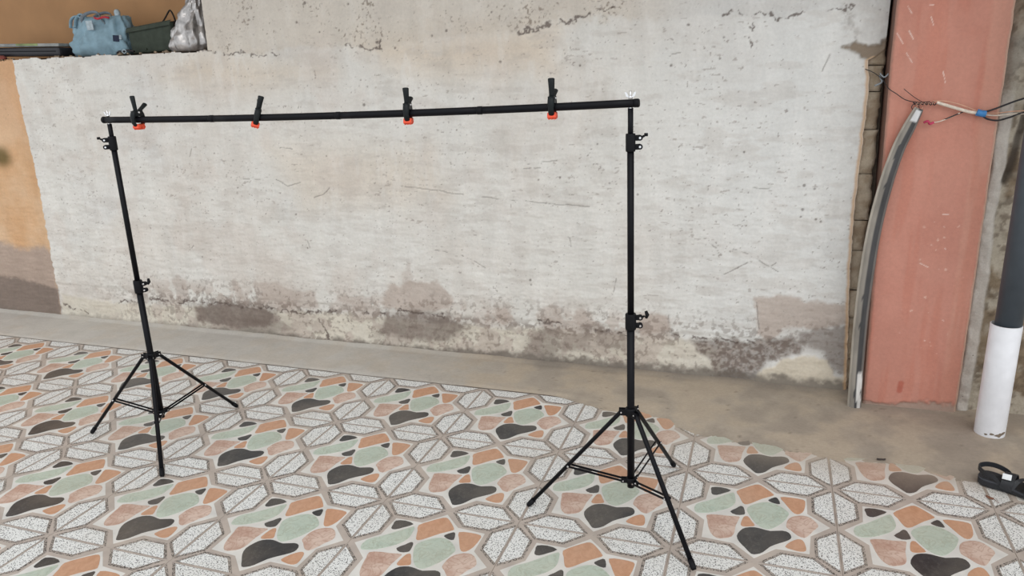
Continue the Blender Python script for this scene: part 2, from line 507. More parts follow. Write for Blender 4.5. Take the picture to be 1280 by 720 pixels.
WALL_CRACKS_STEP_SHADE = [[(-2.565, 0.134), (-2.371, 0.158), (-2.065, 0.175), (-1.944, 0.188), (-1.773, 0.18), (-1.662, 0.168), (-1.521, 0.179), (-1.414, 0.167)], [(-1.414, 0.167), (-1.122, 0.175), (-1.017, 0.187)], [(-0.84, 0.196), (-0.717, 0.196)], [(-0.618, 0.235), (-0.523, 0.233), (-0.453, 0.22), (-0.357, 0.21)], [(0.155, 0.224), (0.231, 0.217), (0.272, 0.216)], [(0.456, 0.206), (0.556, 0.198), (0.615, 0.19)], [(0.81, 0.235), (0.864, 0.208), (0.957, 0.2), (1.209, 0.21)], [(1.202, 0.399), (1.21, 0.315), (1.233, 0.22)], [(0.808, 0.312), (0.81, 0.239)], [(-0.251, 0.558), (-0.186, 0.528), (-0.114, 0.49)], [(-0.563, 0.901), (-0.429, 0.887), (-0.212, 0.863)], [(-0.127, 0.853), (0.039, 0.841), (0.281, 0.824), (0.456, 0.821)], [(0.105, 0.994), (0.225, 0.999)], [(0.126, 1.013), (0.273, 1.037)], [(0.239, 0.709), (0.327, 0.662), (0.334, 0.622)], [(-0.384, 0.573), (-0.317, 0.564)], [(-1.514, 0.923), (-1.359, 0.917)], [(-1.307, 0.922), (-1.236, 0.884), (-1.106, 0.921)], [(-1.077, 0.831), (-1.017, 0.846), (-0.979, 0.876)], [(-1.258, 1.089), (-1.179, 1.085)], [(1.085, 0.92), (1.226, 0.923)], [(1.052, 0.523), (1.154, 0.585)], [(1.187, 0.605), (1.282, 0.547)], [(1.224, 0.548), (1.273, 0.591)], [(0.957, 0.68), (1.015, 0.645)], [(1.081, 0.648), (1.152, 0.626)], [(-1.836, 1.083), (-1.855, 1.039)], [(-1.97, 0.49), (-1.923, 0.526)], [(-1.147, 0.592), (-1.138, 0.547)], [(0.791, 1.494), (0.825, 1.499)], [(1.401, 1.409), (1.431, 1.49)], [(0.554, 0.475), (0.539, 0.377)], [(-1.667, 1.596), (-1.485, 1.582), (-1.289, 1.563), (-1.191, 1.567)], [(-0.906, 1.591), (-0.771, 1.579), (-0.612, 1.573)], [(-0.634, 1.618), (-0.604, 1.565)], [(0.096, 1.616), (0.256, 1.636), (0.403, 1.663), (0.546, 1.711)], [(1.001, 1.649), (1.081, 1.642)], [(1.113, 1.643), (1.177, 1.624), (1.224, 1.613), (1.269, 1.626), (1.313, 1.648)], [(1.403, 1.656), (1.492, 1.645)], [(1.115, 1.602), (1.126, 1.523)], [(-3.034, 0.101), (-2.848, 0.039)], [(-1.136, 0.14), (-1.083, 0.064), (-1.078, 0.016)], [(-0.97, 0.153), (-0.942, 0.137)]]
WALL_SPOTS = [(0.123, 0.441, 2.2), (0.126, 0.416, 1.5), (-2.028, 1.316, 2), (0.521, 0.932, 2), (-0.576, 0.743, 1), (1.365, 0.936, 2.2), (1.407, 0.923, 2), (1.366, 0.832, 2), (1.423, 0.791, 1.7), (1.443, 0.782, 1.5), (1.361, 0.8, 1.5), (0.283, 0.954, 1.5), (0.652, 0.882, 1.5), (0.006, 1.489, 2), (0.858, 1.611, 1.5), (1.005, 1.554, 1.8), (0.993, 1.47, 2), (0.789, 1.447, 2.2), (-0.682, 1.668, 1.5), (-0.534, 1.57, 2), (-1.117, 1.295, 0.5), (-0.731, 1.305, 2.5), (-0.737, 1.425, 1.5), (-1.153, 0.547, 2), (-2.164, 0.486, 1), (-1.396, 0.731, 1.5), (-1.205, 0.732, 2), (-0.978, 1.048, 2), (-0.943, 1.661, 1.5), (-1.072, 1.713, 2), (-1.014, 1.8, 3), (-1.416, 1.698, 1.5), (-1.703, 1.798, 1.5), (-0.772, 1.783, 2), (-0.032, 1.708, 1), (-0.335, 1.617, 2), (-0.26, 1.638, 2), (0.384, 1.46, 1.5), (0.464, 1.111, 1.5), (1.126, 0.778, 1), (1.111, 1.077, 1.5), (1.116, 0.65, 1)]
COLUMN_MARKS = [[(1.675, 1.634), (1.691, 1.608)], [(1.757, 1.593), (1.769, 1.561)], [(1.687, 1.548), (1.706, 1.516)], [(1.647, 1.541), (1.673, 1.5)], [(1.687, 1.467), (1.71, 1.432)], [(1.819, 1.396), (1.832, 1.352)], [(1.747, 1.636), (1.76, 1.635)], [(1.879, 0.85), (1.901, 0.851)], [(1.89, 0.802), (1.893, 0.799)], [(1.903, 0.715), (1.906, 0.709)], [(1.821, 0.648), (1.852, 0.633)], [(1.979, 0.597), (1.984, 0.597)], [(1.929, 0.413), (1.935, 0.41)], [(1.871, 0.321), (1.875, 0.318)]]


# ------------------------------------------------------------------ back wall
def painted_wall(name, axes_x, axes_z):
    X, Z = np.meshgrid(axes_x, axes_z)
    # broken right-hand edge of the plaster coat
    ez = [-.1, 0, .27, .53, .84, 1.18, 1.34, 1.37, 1.42, 1.445, 1.462, 1.485, 1.66, 2.9]
    ex = [1.61, 1.61, 1.595, 1.579, 1.571, 1.578, 1.58, 1.581, 1.57, 1.568, 1.60, 1.626, 1.628, 1.628]
    xe = np.interp(Z, ez, ex) + 0.010 * (fbm(Z * 0, Z, 30, 4, 5) - .5) * (Z < 1.46)
    t = np.clip((X - 1.2) / (1.62 - 1.2), 0, 1)
    X = np.where(X > 1.2, 1.2 + t * (xe - 1.2), X)
    w1 = fbm(X, Z, 14, 4, 1) - .5
    w2 = fbm(X, Z, 45, 3, 2) - .5
    warp = 0.035 * w1 + 0.022 * w2
    f1 = fbm(X, Z, 3, 5, 3); f2 = fbm(X, Z, 60, 3, 4); f3 = fbm(X * 0.5, Z * 2.0, 20, 4, 6)

    def pm(key, soft=0.012, grow=0.0):
        return sstep(-soft, soft, sdist(X, Z, WALL_PATCHES[key]) + warp + grow)

    white = srgb(221, 218, 212)
    col = np.broadcast_to(np.array(white), X.shape + (3,)).copy()
    col = mix(col, sstep(.45, .75, f1) * .35, srgb(206, 196, 186))
    col = mix(col, sstep(.5, .8, fbm(X, Z, 2.2, 4, 9)) * .4 * sstep(-.2, -2.6, X), srgb(204, 203, 202))
    for k, a in (('warm1', .6), ('warm2', .5), ('warm3', .35)):
        col = mix(col, pm(k, .12) * a, srgb(212, 192, 168))
    # bluish light from the right, put into the wall colour
    col = mix(col, sstep(.3, 1.3, X) * .45, srgb(222, 224, 224))
    top = np.maximum(pm('TOP', .015), sstep(1.62, 1.68, Z + warp * 2) * (X > -1.7))
    topc = np.array(srgb(204, 193, 179)) * (1 - sstep(.5, 1.0, X)[..., None]) + np.array(srgb(205, 203, 200)) * sstep(.5, 1.0, X)[..., None]
    col = col * (1 - .6 * top[..., None]) + topc * .6 * top[..., None]
    spk = sstep(.70, .77, fbm(X, Z, 95, 3, 4) * .55 + .45 * fbm(X, Z, 7, 3, 12) + .06) * top
    col = mix(col, spk * .7, srgb(120, 105, 92))
    col = mix(col, pm('TR') * .6, srgb(206, 204, 200))
    col = mix(col, pm('TRd', .02) * .6 * sstep(.3, .6, f2), srgb(150, 144, 138))
    # orange paint left of the white
    ox = np.interp(Z, [0, .25, .46, .72, .96, 1.25, 1.48, 1.6], [-3.076, -3.062, -3.053, -3.043, -3.039, -3.049, -3.046, -3.032])
    om = sstep(-.004, .004, ox - X + .02 * w2)
    oc = mix(np.broadcast_to(np.array(srgb(216, 182, 148)), X.shape + (3,)), sstep(.4, .8, fbm(X, Z, 4, 4, 20)), srgb(206, 164, 124))
    oc = mix(oc, sstep(1.0, 1.35, Z) * .5, srgb(206, 164, 130))
    col = col * (1 - om[..., None]) + oc * om[..., None]
    col = mix(col, om * .8 * sstep(.10, .02, np.hypot((X + 3.30) * 0.8, Z - 1.03)), srgb(78, 72, 30))
    # brush strokes, flakes and tiny pits of the whitewash
    wh = (1 - om) * (1 - .5 * top)
    col = mix(col, sstep(.52, .66, fbm(X * .3, Z, 26, 5, 101)) * .30 * wh, srgb(190, 182, 174))
    col = mix(col, sstep(.55, .68, fbm(X, Z * .3, 22, 5, 102)) * .22 * wh, srgb(232, 230, 226))
    area = sstep(.42, .62, fbm(X, Z, 3.2, 3, 103))
    col = mix(col, sstep(.80, .85, fbm(X * .4, Z, 85, 3, 104) + .05 * area) * .45 * wh, srgb(140, 126, 118))
    col = mix(col, sstep(.82, .87, fbm(X, Z, 75, 3, 105) + .05 * area) * .6 * wh, srgb(120, 106, 98))
    col = mix(col, sstep(.5, .7, fbm(X, Z, 5, 4, 106)) * .3 * wh * sstep(1.0, -1.0, X), srgb(206, 194, 184))
    # bottom bands
    cr = pm('cream', .02)
    col = mix(col, cr * (1 - om) * .55, srgb(206, 196, 176))
    mauve = srgb(186, 172, 162)
    for k, a in (('M1', .6), ('M2', .6), ('M3', .65), ('M4', .5), ('M5', .8), ('M5b', .45), ('M6', .35), ('M8', .6), ('M9', .55),
                 ('M10', .6), ('M11', .85), ('M12', .85)):
        col = mix(col, pm(k) * a, mauve)
    # mauve plaster showing through flaked paint above the foot band
    fl = sstep(.47, .53, fbm(X, Z, 12, 6, 31)) * sstep(.36, .24, Z) * sstep(-3.0, -2.0, X) * (1 - om) * sstep(1.0, .7, X)
    col = mix(col, fl * .6, mauve)
    col = mix(col, pm('M_left', .03) * om * .95, srgb(172, 154, 142))
    lo = sstep(.40, .25, Z) * (1 - om) * sstep(-3.0, -2.2, X)
    fl2 = sstep(.60, .66, fbm(X, Z, 55, 4, 107) + .5 * w1 * lo) * lo
    band = sstep(.05, .0, np.abs(Z - .195 - .02 * w1 * 2)) * lo * (X < .86)
    fl2 = np.maximum(fl2 * .7, band * sstep(.46, .56, fbm(X, Z, 48, 4, 108)))
    col = mix(col, fl2 * .65, srgb(120, 105, 95))
    dark = srgb(122, 109, 101)
    g = .65 + .35 * sstep(.3, .6, f2)
    loss = np.zeros_like(X)
    for k, a in (('D_left', .85), ('D1', .9), ('D1b', .55), ('D2', .75), ('D3', .55), ('D4', .5), ('D4b', .45), ('D5', .95), ('D6', .7)):
        mm = pm(k, .018)
        if k not in ('D5', 'D_left'): mm = np.maximum(mm, pm(k, .05) * .8)
        gg = g if k == 'D5' else .8 + .2 * g
        col = mix(col, mm * a * gg, dark)
        loss = np.maximum(loss, mm * (1.0 if k in ('D5', 'D6', 'D1') else .4))
    agg = sstep(.62, .7, fbm(X, Z, 70, 2, 41)) * pm('D5')
    col = mix(col, agg * .6, srgb(175, 165, 158))
    c1 = pm('C1', .01)
    col = mix(col, c1 * .9, srgb(214, 203, 184))
    # dark damp line at the foot
    foot = sstep(.05, .012, Z + .05 * w1 + .03 * w2 - .02 * sstep(-.6, .5, X)) * (.55 + .45 * sstep(-2.5, -1.2, X))
    col = mix(col, foot * .85, srgb(108, 100, 92))
    # broken corner, raw masonry in it
    bk = pm('BRK', .008)
    col = mix(col, bk * .9, srgb(136, 118, 98))
    rim = sstep(.012, 0, np.abs(xe - X - .006)) * (Z < 1.46)
    col = mix(col, rim * .8, srgb(208, 170, 128))
    # cracks, scratches, pits; thick low lines paint the plaster step's shadow
    mark = np.zeros_like(X)
    for i, L in enumerate(WALL_CRACKS_STEP_SHADE):
        thick = 0.009 if i < 7 else (0.006 if (20 <= i and L[0][1] > 1.5) else 0.0036)
        if i > 24 and L[0][1] < .3: thick = .008
        big = thick > .005
        x_, z_ = (X + .03 * w1 + .03 * w2, Z + .05 * w1 + .04 * w2) if big else (X + .008 * w1, Z + .010 * w1 + .006 * w2)
        d = ldist(x_, z_, L) - (.006 * (f2 - .45) if big else 0)
        gate = sstep(.36, .48, fbm(X, Z, 30, 4, 109))
        mark = np.maximum(mark, sstep(thick, thick * .3, d) * gate * (.85 if thick > .005 else .55))
    for sx, sz, r in WALL_SPOTS:
        mark = np.maximum(mark, .7 * sstep(.0028 * r + .002, .0018 * r, np.hypot((X - sx), Z - sz) + .006 * w2))
    col = mix(col, mark, srgb(104, 92, 86))
    # relief (metres, + = proud of the wall)
    h = .010 * (f1 - .5) + .007 * (f3 - .5) + .005 * (fbm(X, Z, 16, 4, 111) - .5) + .0022 * (f2 - .5)
    h += .004 * sstep(.22, .24, Z + warp * .6) * (1 - om) * (1 - top)
    h -= .006 * loss * (.6 + .8 * f2) + .004 * mark + .012 * bk
    h += .006 * c1 + .003 * top * (fbm(X, Z, 10, 4, 50))
    h += .012 * sstep(.05, 0, Z) * f1
    Y = .875 - h
    # returns back into the wall at the broken edge
    P = np.stack([X, Y, Z], -1)
    zc = .25 * (axes_z[:-1] + axes_z[1:])[:, None] * 2; xc = .25 * (axes_x[:-1] + axes_x[1:])[None] * 2
    ledge = 1.597 + .022 * (fbm(axes_x[:-1], axes_x[:-1] * 0, 14, 5, 110) - .5)
    keep = ~((xc < -1.632) & (zc > ledge[None]))
    o = grid_object(name, P, col, M['plaster'], keep=keep)
    # thickness of the broken coat
    Pe = P[:, -1]
    n = len(Pe)
    back = Pe + np.array([0.004, .03, 0])
    grid_object('plaster_edge', np.stack([Pe, back], 1), np.broadcast_to(np.array(srgb(188, 150, 110)), (n, 2, 3)).copy(), M['plaster'], parent=o)
    return o


def axis(*segs):
    out = []
    for a, b, s in segs:
        out += list(np.arange(a, b - 1e-6, s))
    out.append(segs[-1][1])
    return np.array(out)


wall_back = painted_wall('wall_back', axis((-4.6, -3.7, .03), (-3.7, 1.62, .0042)), axis((0, 1.95, .0042), (1.95, 2.8, .010)))
tag(wall_back, 'uneven whitewashed plaster wall with flaking grey foot and orange end', kind='structure')

mb = MB()
mb.box((-1.55, 1.08, .795), (6.1, .34, 1.59))
mb.box((-.065, 1.08, 2.195), (3.13, .34, 1.21))
mb.build('wall_core', M['hidden_mortar'], wall_back)
# crumbly top of the low wall, where the bags stand
xs = axis((-4.6, -1.63, .02)); ys = np.array([.872, .90, .95, 1.05, 1.25])
Xg, Yg = np.meshgrid(xs, ys)
Zg = 1.597 + .008 * (fbm(Xg, Yg, 25, 3, 60) - .5)
grid_object('wall_ledge', np.stack([Xg, Yg, Zg], -1), mix(np.broadcast_to(np.array(srgb(150, 128, 105)), Xg.shape + (3,)), sstep(.4, .7, fbm(Xg, Yg, 18, 3, 61)), srgb(110, 92, 78)), M['masonry'], parent=wall_back)
# crumbs of mortar along the ledge lip
for i in range(26):
    x = random.uniform(-3.3, -1.66)
    b = MB(); r = random.uniform(.005, .012)
    b.box((0, 0, 0), (r * 2, r * 1.6, r * 1.2), rot=Euler((random.random(), random.random(), random.random() * 3)).to_matrix(), bev=r * .35)
    o = b.build('mortar_crumb', M['brick'], wall_back, loc=(x, .885 + random.random() * .01, 1.600))

far = MB().box((-3.1, 1.275, 2.15), (3.2, .05, 1.3)).build('wall_far', M['orange_wall'])
tag(far, 'orange painted wall behind the ledge with the bags', kind='structure')

# raw bricks behind the broken edge, between the plaster and the salmon column
z = 0.0; i = 0
while z < 1.50:
    hgt = random.uniform(.10, .2); i += 1
    hgt = min(hgt, 1.52 - z)
    n = 12
    xs = np.linspace(1.50, 1.628 + random.uniform(-.004, .006), 14); zs = np.linspace(z + .0015, z + hgt - .0015, 14)
    Xg, Zg = np.meshgrid(xs, zs)
    e = np.minimum(np.minimum(Zg - zs[0], zs[-1] - Zg) / .006, 1)
    e2 = np.clip((xs[-1] - Xg) / .012, 0, 1)
    Yg = .886 + .008 * (1 - np.minimum(e, e2)) + .012 * (fbm(Xg, Zg, 35, 4, 70 + i) - .5) + random.uniform(-.003, .006)
    jag = Xg + .022 * (fbm(Xg * 0, Zg, 30, 4, 80 + i) - .5) * (Xg > 1.6)
    Pg = np.stack([jag, Yg, Zg], -1)
    lastp = Pg[:, -1] + np.array([0, .06, 0])
    Pg = np.concatenate([Pg, lastp[:, None]], 1)
    cg = mix(np.broadcast_to(np.array(srgb(190, 176, 156)), Pg.shape), sstep(.4, .7, fbm(Pg[..., 0], Pg[..., 2], 30, 3, 90 + i)) * .7, srgb(150, 130, 106))
    grid_object('brick', Pg, cg, M['masonry'], parent=wall_back)
    z += hgt
# gap behind: dark rough back of the joint
mb = MB().box((1.60, 1.02, 1.4), (.2, .14, 2.8)).build('joint_fill', M['hidden_mortar'], wall_back)


# ------------------------------------------------------------------ salmon column
def column():
    zs = axis((0, 1.8, .0035), (1.8, 2.8, .05))
    u = np.linspace(0, 1, 120)
    U, Z = np.meshgrid(u, zs)
    xl = 1.667 - .026 * np.clip(Z / 1.2, 0, 1.2) + .002 * (fbm(Z * 0, Z, 20, 3, 2) - .5); xr = 2.026 + .004 * (fbm(Z * 0, Z, 20, 3, 7) - .5)
    X = xl + (xr - xl) * U
    n = fbm(X, Z, 6, 5, 3); n2 = fbm(X, Z, 50, 3, 4)
    base = np.broadcast_to(np.array(srgb(196, 138, 121)), X.shape + (3,)).copy()
    col = mix(base, sstep(.35, .75, n) * .5, srgb(186, 124, 107))
    col = mix(col, sstep(1.35, .3, Z) * .3, srgb(203, 146, 132))
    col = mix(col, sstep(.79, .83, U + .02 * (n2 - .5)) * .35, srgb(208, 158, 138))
    st = sstep(.5, .7, fbm(X * 6, Z * .6, 4, 3, 14)) * .35
    col = mix(col, st, srgb(190, 118, 98))
    mark = np.zeros_like(X)
    for L in COLUMN_MARKS:
        mark = np.maximum(mark, sstep(.0032, .0012, ldist(X, Z, L) + .002 * n2) * .8)
    col = mix(col, mark, srgb(236, 214, 204))
    sp = sstep(.12, .05, ldist(X, Z, [(1.86, .25), (1.90, .8)])) * sstep(.79, .83, n2)
    col = mix(col, sp * .5, srgb(228, 196, 180))
    col = mix(col, .6 * sstep(.016, .006, ldist(X, Z, [(1.806, .12), (1.803, .085)])), srgb(168, 76, 58))
    foot = sstep(.035, .01, Z + .05 * (n - .5) + .03 * (n2 - .5) - .03 * sstep(.3, .8, U))
    col = mix(col, foot * .8, srgb(160, 146, 134))
    edge = sstep(.03, .0, 1 - U + .015 * (n2 - .5) - .004) * .7
    col = mix(col, edge, srgb(206, 176, 156))
    le = sstep(.03, .005, U + .02 * (n2 - .5)) * .8  # left edge coloured darker to stand for its shade
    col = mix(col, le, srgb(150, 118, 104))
    Y = .75 - .004 * (n - .5) - .0012 * (n2 - .5) + .006 * sstep(.035, 0, U) + .010 * sstep(.97, 1, U) + .006 * foot
    P = np.stack([X, Y, Z], -1)
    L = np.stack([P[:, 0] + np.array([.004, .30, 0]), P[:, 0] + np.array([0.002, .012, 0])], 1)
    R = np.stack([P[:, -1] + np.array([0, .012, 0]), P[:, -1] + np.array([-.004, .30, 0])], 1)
    cl = np.broadcast_to(np.array(srgb(112, 84, 74)), (len(zs), 2, 3))  # shaded left side face, given a darker colour
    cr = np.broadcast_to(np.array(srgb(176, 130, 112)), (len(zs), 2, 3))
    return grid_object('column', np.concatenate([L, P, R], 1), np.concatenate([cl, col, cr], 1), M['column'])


col_o = tag(column(), 'salmon pink painted square column between white wall and rough masonry', 'column', kind='structure')

# ------------------------------------------------------------------ rough wall to the right of the column
xs = axis((2.015, 2.5, .006), (2.5, 3.6, .03)); zs = axis((0, 1.9, .008), (1.9, 2.8, .05))
X, Z = np.meshgrid(xs, zs)
n = fbm(X, Z, 9, 5, 11); n2 = fbm(X, Z, 40, 4, 12); n3 = fbm(X, Z, 5, 3, 17)
col = mix(np.broadcast_to(np.array(srgb(176, 166, 150)), X.shape + (3,)), sstep(.45, .6, n), srgb(134, 118, 98))
col = mix(col, sstep(.52, .62, n2) * .6, srgb(98, 84, 70))
ridge = sstep(.016, .0, np.abs(X - 2.052 - .02 * (n - .5)) - .018) * sstep(1.36, 1.24, Z)
col = mix(col, ridge * .85, srgb(205, 198, 190))
gr = sstep(1.22, 1.4, Z + .1 * (n - .5))
col = mix(col, gr * .6 * sstep(.4, .6, n3), srgb(150, 145, 136))
gash = sstep(.02, .006, ldist(X, Z, [(2.13, 1.28), (2.10, 1.05), (2.085, .98)]))
col = mix(col, gash * .8, srgb(70, 62, 56))
Y = .80 - .03 * (n - .5) - .014 * (n2 - .5) - .016 * ridge + .012 * gash + .02 * sstep(.05, 0, X - 2.02) * (1 - ridge) - .02 * sstep(1.3, 1.45, Z) * n3
wr = grid_object('wall_right', np.stack([X, Y, Z], -1), col, M['masonry'])
tag(wr, 'crumbling bare masonry wall right of the salmon column', kind='structure')
MB().box((2.82, .98, 1.4), (1.6, .26, 2.8)).build('wall_core', M['hidden_mortar'], wr)

# ------------------------------------------------------------------ floor
floor_o = MB().box((-.5, -1.3, -.0522), (8.2, 5.6, .1)).build('floor', M['tile_joint'])
tag(floor_o, 'tiled floor printed with crazy paving and cement strip along the wall', kind='structure')

T = .5
V = {
 'bt': ('black_stone', [(0.189, 0.204), (0.254, 0.186), (0.325, 0.209), (0.279, 0.261), (0.231, 0.3), (0.198, 0.294), (0.19, 0.251)]),
 'gl': ('green_marble', [(0.099, 0.478), (0.116, 0.439), (0.177, 0.389), (0.233, 0.334), (0.29, 0.278), (0.341, 0.233), (0.357, 0.279), (0.363, 0.356), (0.339, 0.42), (0.292, 0.471), (0.227, 0.521), (0.161, 0.551), (0.116, 0.553), (0.098, 0.517)]),
 'ob': ('orange_stone', [(0.36, 0.212), (0.416, 0.147), (0.486, 0.085), (0.522, 0.084), (0.568, 0.129), (0.607, 0.179), (0.607, 0.203), (0.54, 0.261), (0.483, 0.322), (0.44, 0.363), (0.41, 0.356), (0.381, 0.272)]),
 'bs': ('black_stone', [(0.574, 0.267), (0.619, 0.219), (0.641, 0.238), (0.654, 0.298), (0.619, 0.303), (0.585, 0.287)]),
 'or': ('orange_stone', [(0.653, 0.209), (0.727, 0.194), (0.805, 0.202), (0.817, 0.241), (0.806, 0.335), (0.776, 0.391), (0.743, 0.393), (0.711, 0.343), (0.678, 0.273)]),
 'gb': ('green_marble', [(0.441, 0.401), (0.483, 0.347), (0.541, 0.305), (0.6, 0.299), (0.658, 0.33), (0.707, 0.39), (0.703, 0.437), (0.671, 0.518), (0.62, 0.593), (0.575, 0.627), (0.528, 0.611), (0.489, 0.561), (0.459, 0.498), (0.441, 0.448)]),
 'bc': ('black_stone', [(0.332, 0.482), (0.369, 0.431), (0.397, 0.394), (0.419, 0.407), (0.431, 0.474), (0.42, 0.499), (0.373, 0.513)]),
 'os': ('orange_stone', [(0.406, 0.62), (0.413, 0.556), (0.426, 0.516), (0.45, 0.509), (0.475, 0.556), (0.497, 0.606), (0.463, 0.626), (0.426, 0.637)]),
 'pl': ('pink_marble', [(0.185, 0.566), (0.248, 0.543), (0.326, 0.536), (0.393, 0.526), (0.396, 0.552), (0.379, 0.636), (0.375, 0.715), (0.358, 0.771), (0.313, 0.802), (0.268, 0.811), (0.227, 0.766), (0.203, 0.687), (0.192, 0.619)]),
 'pr': ('pink_marble', [(0.69, 0.521), (0.705, 0.464), (0.743, 0.421), (0.799, 0.401), (0.845, 0.418), (0.88, 0.467), (0.887, 0.509), (0.858, 0.56), (0.824, 0.628), (0.796, 0.661), (0.757, 0.648), (0.717, 0.6), (0.69, 0.574)]),
 'bb': ('black_stone', [(0.387, 0.754), (0.405, 0.69), (0.436, 0.646), (0.491, 0.625), (0.538, 0.629), (0.593, 0.639), (0.666, 0.615), (0.707, 0.628), (0.721, 0.675), (0.702, 0.713), (0.648, 0.761), (0.595, 0.812), (0.551, 0.884), (0.517, 0.913), (0.482, 0.92), (0.444, 0.868), (0.406, 0.814)]),
 'ol': ('orange_stone', [(0.679, 0.789), (0.71, 0.727), (0.756, 0.684), (0.787, 0.689), (0.803, 0.74), (0.804, 0.796), (0.77, 0.816), (0.718, 0.808)]),
}
loc2 = lambda u, v: ((u - .5) * T, (.5 - v) * T)


def slab_mesh(name, poly, z0, z1, bev, mats, inner=None):
    """low relief piece: skirt, bevel and flat top (ngon); optional inner polygon takes material 1"""
    bm = bmesh.new()
    if sum(poly[i][0] * poly[(i + 1) % len(poly)][1] - poly[(i + 1) % len(poly)][0] * poly[i][1] for i in range(len(poly))) < 0:
        poly = poly[::-1]
        if inner: inner = inner[::-1]
    cx = sum(p[0] for p in poly) / len(poly); cy = sum(p[1] for p in poly) / len(poly)
    def ring(pts, z, sh=0):
        out = []
        for x, y in pts:
            d = math.hypot(x - cx, y - cy) or 1
            out.append(bm.verts.new((x - (x - cx) / d * sh, y - (y - cy) / d * sh, z)))
        return out
    a, b = ring(poly, z0), ring(poly, z1, bev)
    n = len(a)
    for i in range(n): bm.faces.new((a[i], a[(i + 1) % n], b[(i + 1) % n], b[i]))
    if inner:
        c = ring(inner, z1)
        for i in range(n): bm.faces.new((b[i], b[(i + 1) % n], c[(i + 1) % n], c[i]))
        f = bm.faces.new(c); f.material_index = 1
    else:
        f = bm.faces.new(b)
    bmesh.ops.recalc_face_normals(bm, faces=bm.faces[:])
    me = bpy.data.meshes.new(name); bm.to_mesh(me); bm.free()
    for m in mats: me.materials.append(m)
    return me


stone_meshes = [slab_mesh('stone', closed_spline([loc2(*p) for p in poly], 2), -.001, .0012, .0012, [M[mt]]) for mt, poly in V.values()]
# petals: half hexagons with a dotted rim, two along each tile edge
outer = [(.030, .008), (.150, .146), (.347, .146), (.472, .008)]
inner = [(.057, .0105), (.161, .127), (.337, .127), (.445, .0105)]
petal_me = slab_mesh('petal', [loc2(*p) for p in outer], -.001, .0006, .0004, [M['dotted'], M['terrazzo']], [loc2(*p) for p in inner])
petal_me2 = petal_me.copy()
petal_me2.transform(Matrix.Translation((.498 * T, 0, 0)))
# tile body: taupe print with the white star field in the middle
q = [(.176, .372), (.176, .178), (.372, .164), (.5, .042)]
star = []
for k in range(4):
    for (u, v) in q:
        x, y = u - .5, v - .5
        for _ in range(k): x, y = -y, x
        star.append((x * T, y * T))
bm = bmesh.new()
hw = T / 2 - .0007
c0 = [bm.verts.new((x, y, -.006)) for x, y in ((-hw, -hw), (hw, -hw), (hw, hw), (-hw, hw))]
hb = hw - .0006
c1 = [bm.verts.new((x, y, -.001)) for x, y in ((-hw, -hw), (hw, -hw), (hw, hw), (-hw, hw))]
c2 = [bm.verts.new((x, y, 0)) for x, y in ((-hb, -hb), (hb, -hb), (hb, hb), (-hb, hb))]
for A, B in ((c0, c1), (c1, c2)):
    for i in range(4): bm.faces.new((A[i], A[(i + 1) % 4], B[(i + 1) % 4], B[i]))
bm.faces.new(c2)
s0 = [bm.verts.new((x, y, 0)) for x, y in star]
s1 = [bm.verts.new((x * .996, y * .996, .0005)) for x, y in star]
nn = len(s0)
for i in range(nn):
    bm.faces.new((s0[i], s0[(i + 1) % nn], s1[(i + 1) % nn], s1[i])).material_index = 1
bm.faces.new(s1).material_index = 1
bmesh.ops.recalc_face_normals(bm, faces=bm.faces[:])
tile_me = bpy.data.meshes.new('tile'); bm.to_mesh(tile_me); bm.free()
tile_me.materials.append(M['tile_frame']); tile_me.materials.append(M['tile_white'])
for ty in range(-4, 1):
    for tx in range(-10, 6):
        t = bpy.data.objects.new('tile', tile_me); C.objects.link(t)
        t.parent = floor_o
        t.location = (tx * T + T / 2, ty * T + T / 2, random.uniform(-.0006, .0002))
        for me in stone_meshes:
            s = bpy.data.objects.new('stone', me); C.objects.link(s); s.parent = t
        for k in range(4):
            for me in (petal_me, petal_me2):
                s = bpy.data.objects.new('petal', me); C.objects.link(s); s.parent = t
                s.rotation_euler = (0, 0, k * PI / 2)

# cement strip along the wall, spilled ragged over the tiles on the right
xs = axis((-4.6, -3.4, .04), (-3.4, 2.6, .012), (2.6, 3.6, .05)); us = np.linspace(0, 1, 60)
Xg, U = np.meshgrid(xs, us)
ye = np.interp(Xg, [-4.6, .37, .55, .85, 1.02, 1.10, 1.40, 1.62, 1.82, 1.92, 2.05, 3.6], [.496, .500, .485, .43, .33, .30, .275, .272, .262, .215, .205, .20])
ye = ye + (.03 * (fbm(Xg, Xg * 0, 9, 5, 77) - .5) * 2) * sstep(.4, .9, Xg)
ye0 = ye - .09 * sstep(.3, .7, Xg) 
Yg = ye0 + (.90 - ye0) * U ** 1.3
n = fbm(Xg, Yg, 7, 5, 21); n2 = fbm(Xg, Yg, 40, 4, 22)
hr = np.clip((Yg - ye) / .09, -1, 1)
Zg = .0022 + .005 * hr * sstep(.3, .7, Xg) + .0035 * (n - .5) + .0018 * (n2 - .5) + .004 * (1 - sstep(.3, .7, Xg)) - .004 * (1 - sstep(.3, .7, Xg)) * sstep(.03, 0, Yg - ye)
Zg += .012 * sstep(.83, .875, Yg)
tone = sstep(-1.0, .6, Xg + .5 * (n - .5))
col = mix(np.broadcast_to(np.array(srgb(186, 181, 174)), Xg.shape + (3,)), tone, srgb(170, 158, 143))
col = mix(col, sstep(.9, 2.0, Xg + .3 * (n - .5)) * .6, srgb(150, 138, 125))
col = mix(col, sstep(.5, .66, n) * .5 * (.4 + .6 * tone), srgb(184, 168, 148))
col = mix(col, sstep(.52, .40, n) * .35 * tone, srgb(140, 130, 120))
near_wall = sstep(.09, .0, .875 - Yg + .05 * (n - .5)) * sstep(-.4, .4, Xg)  # darker towards the wall, on the right part
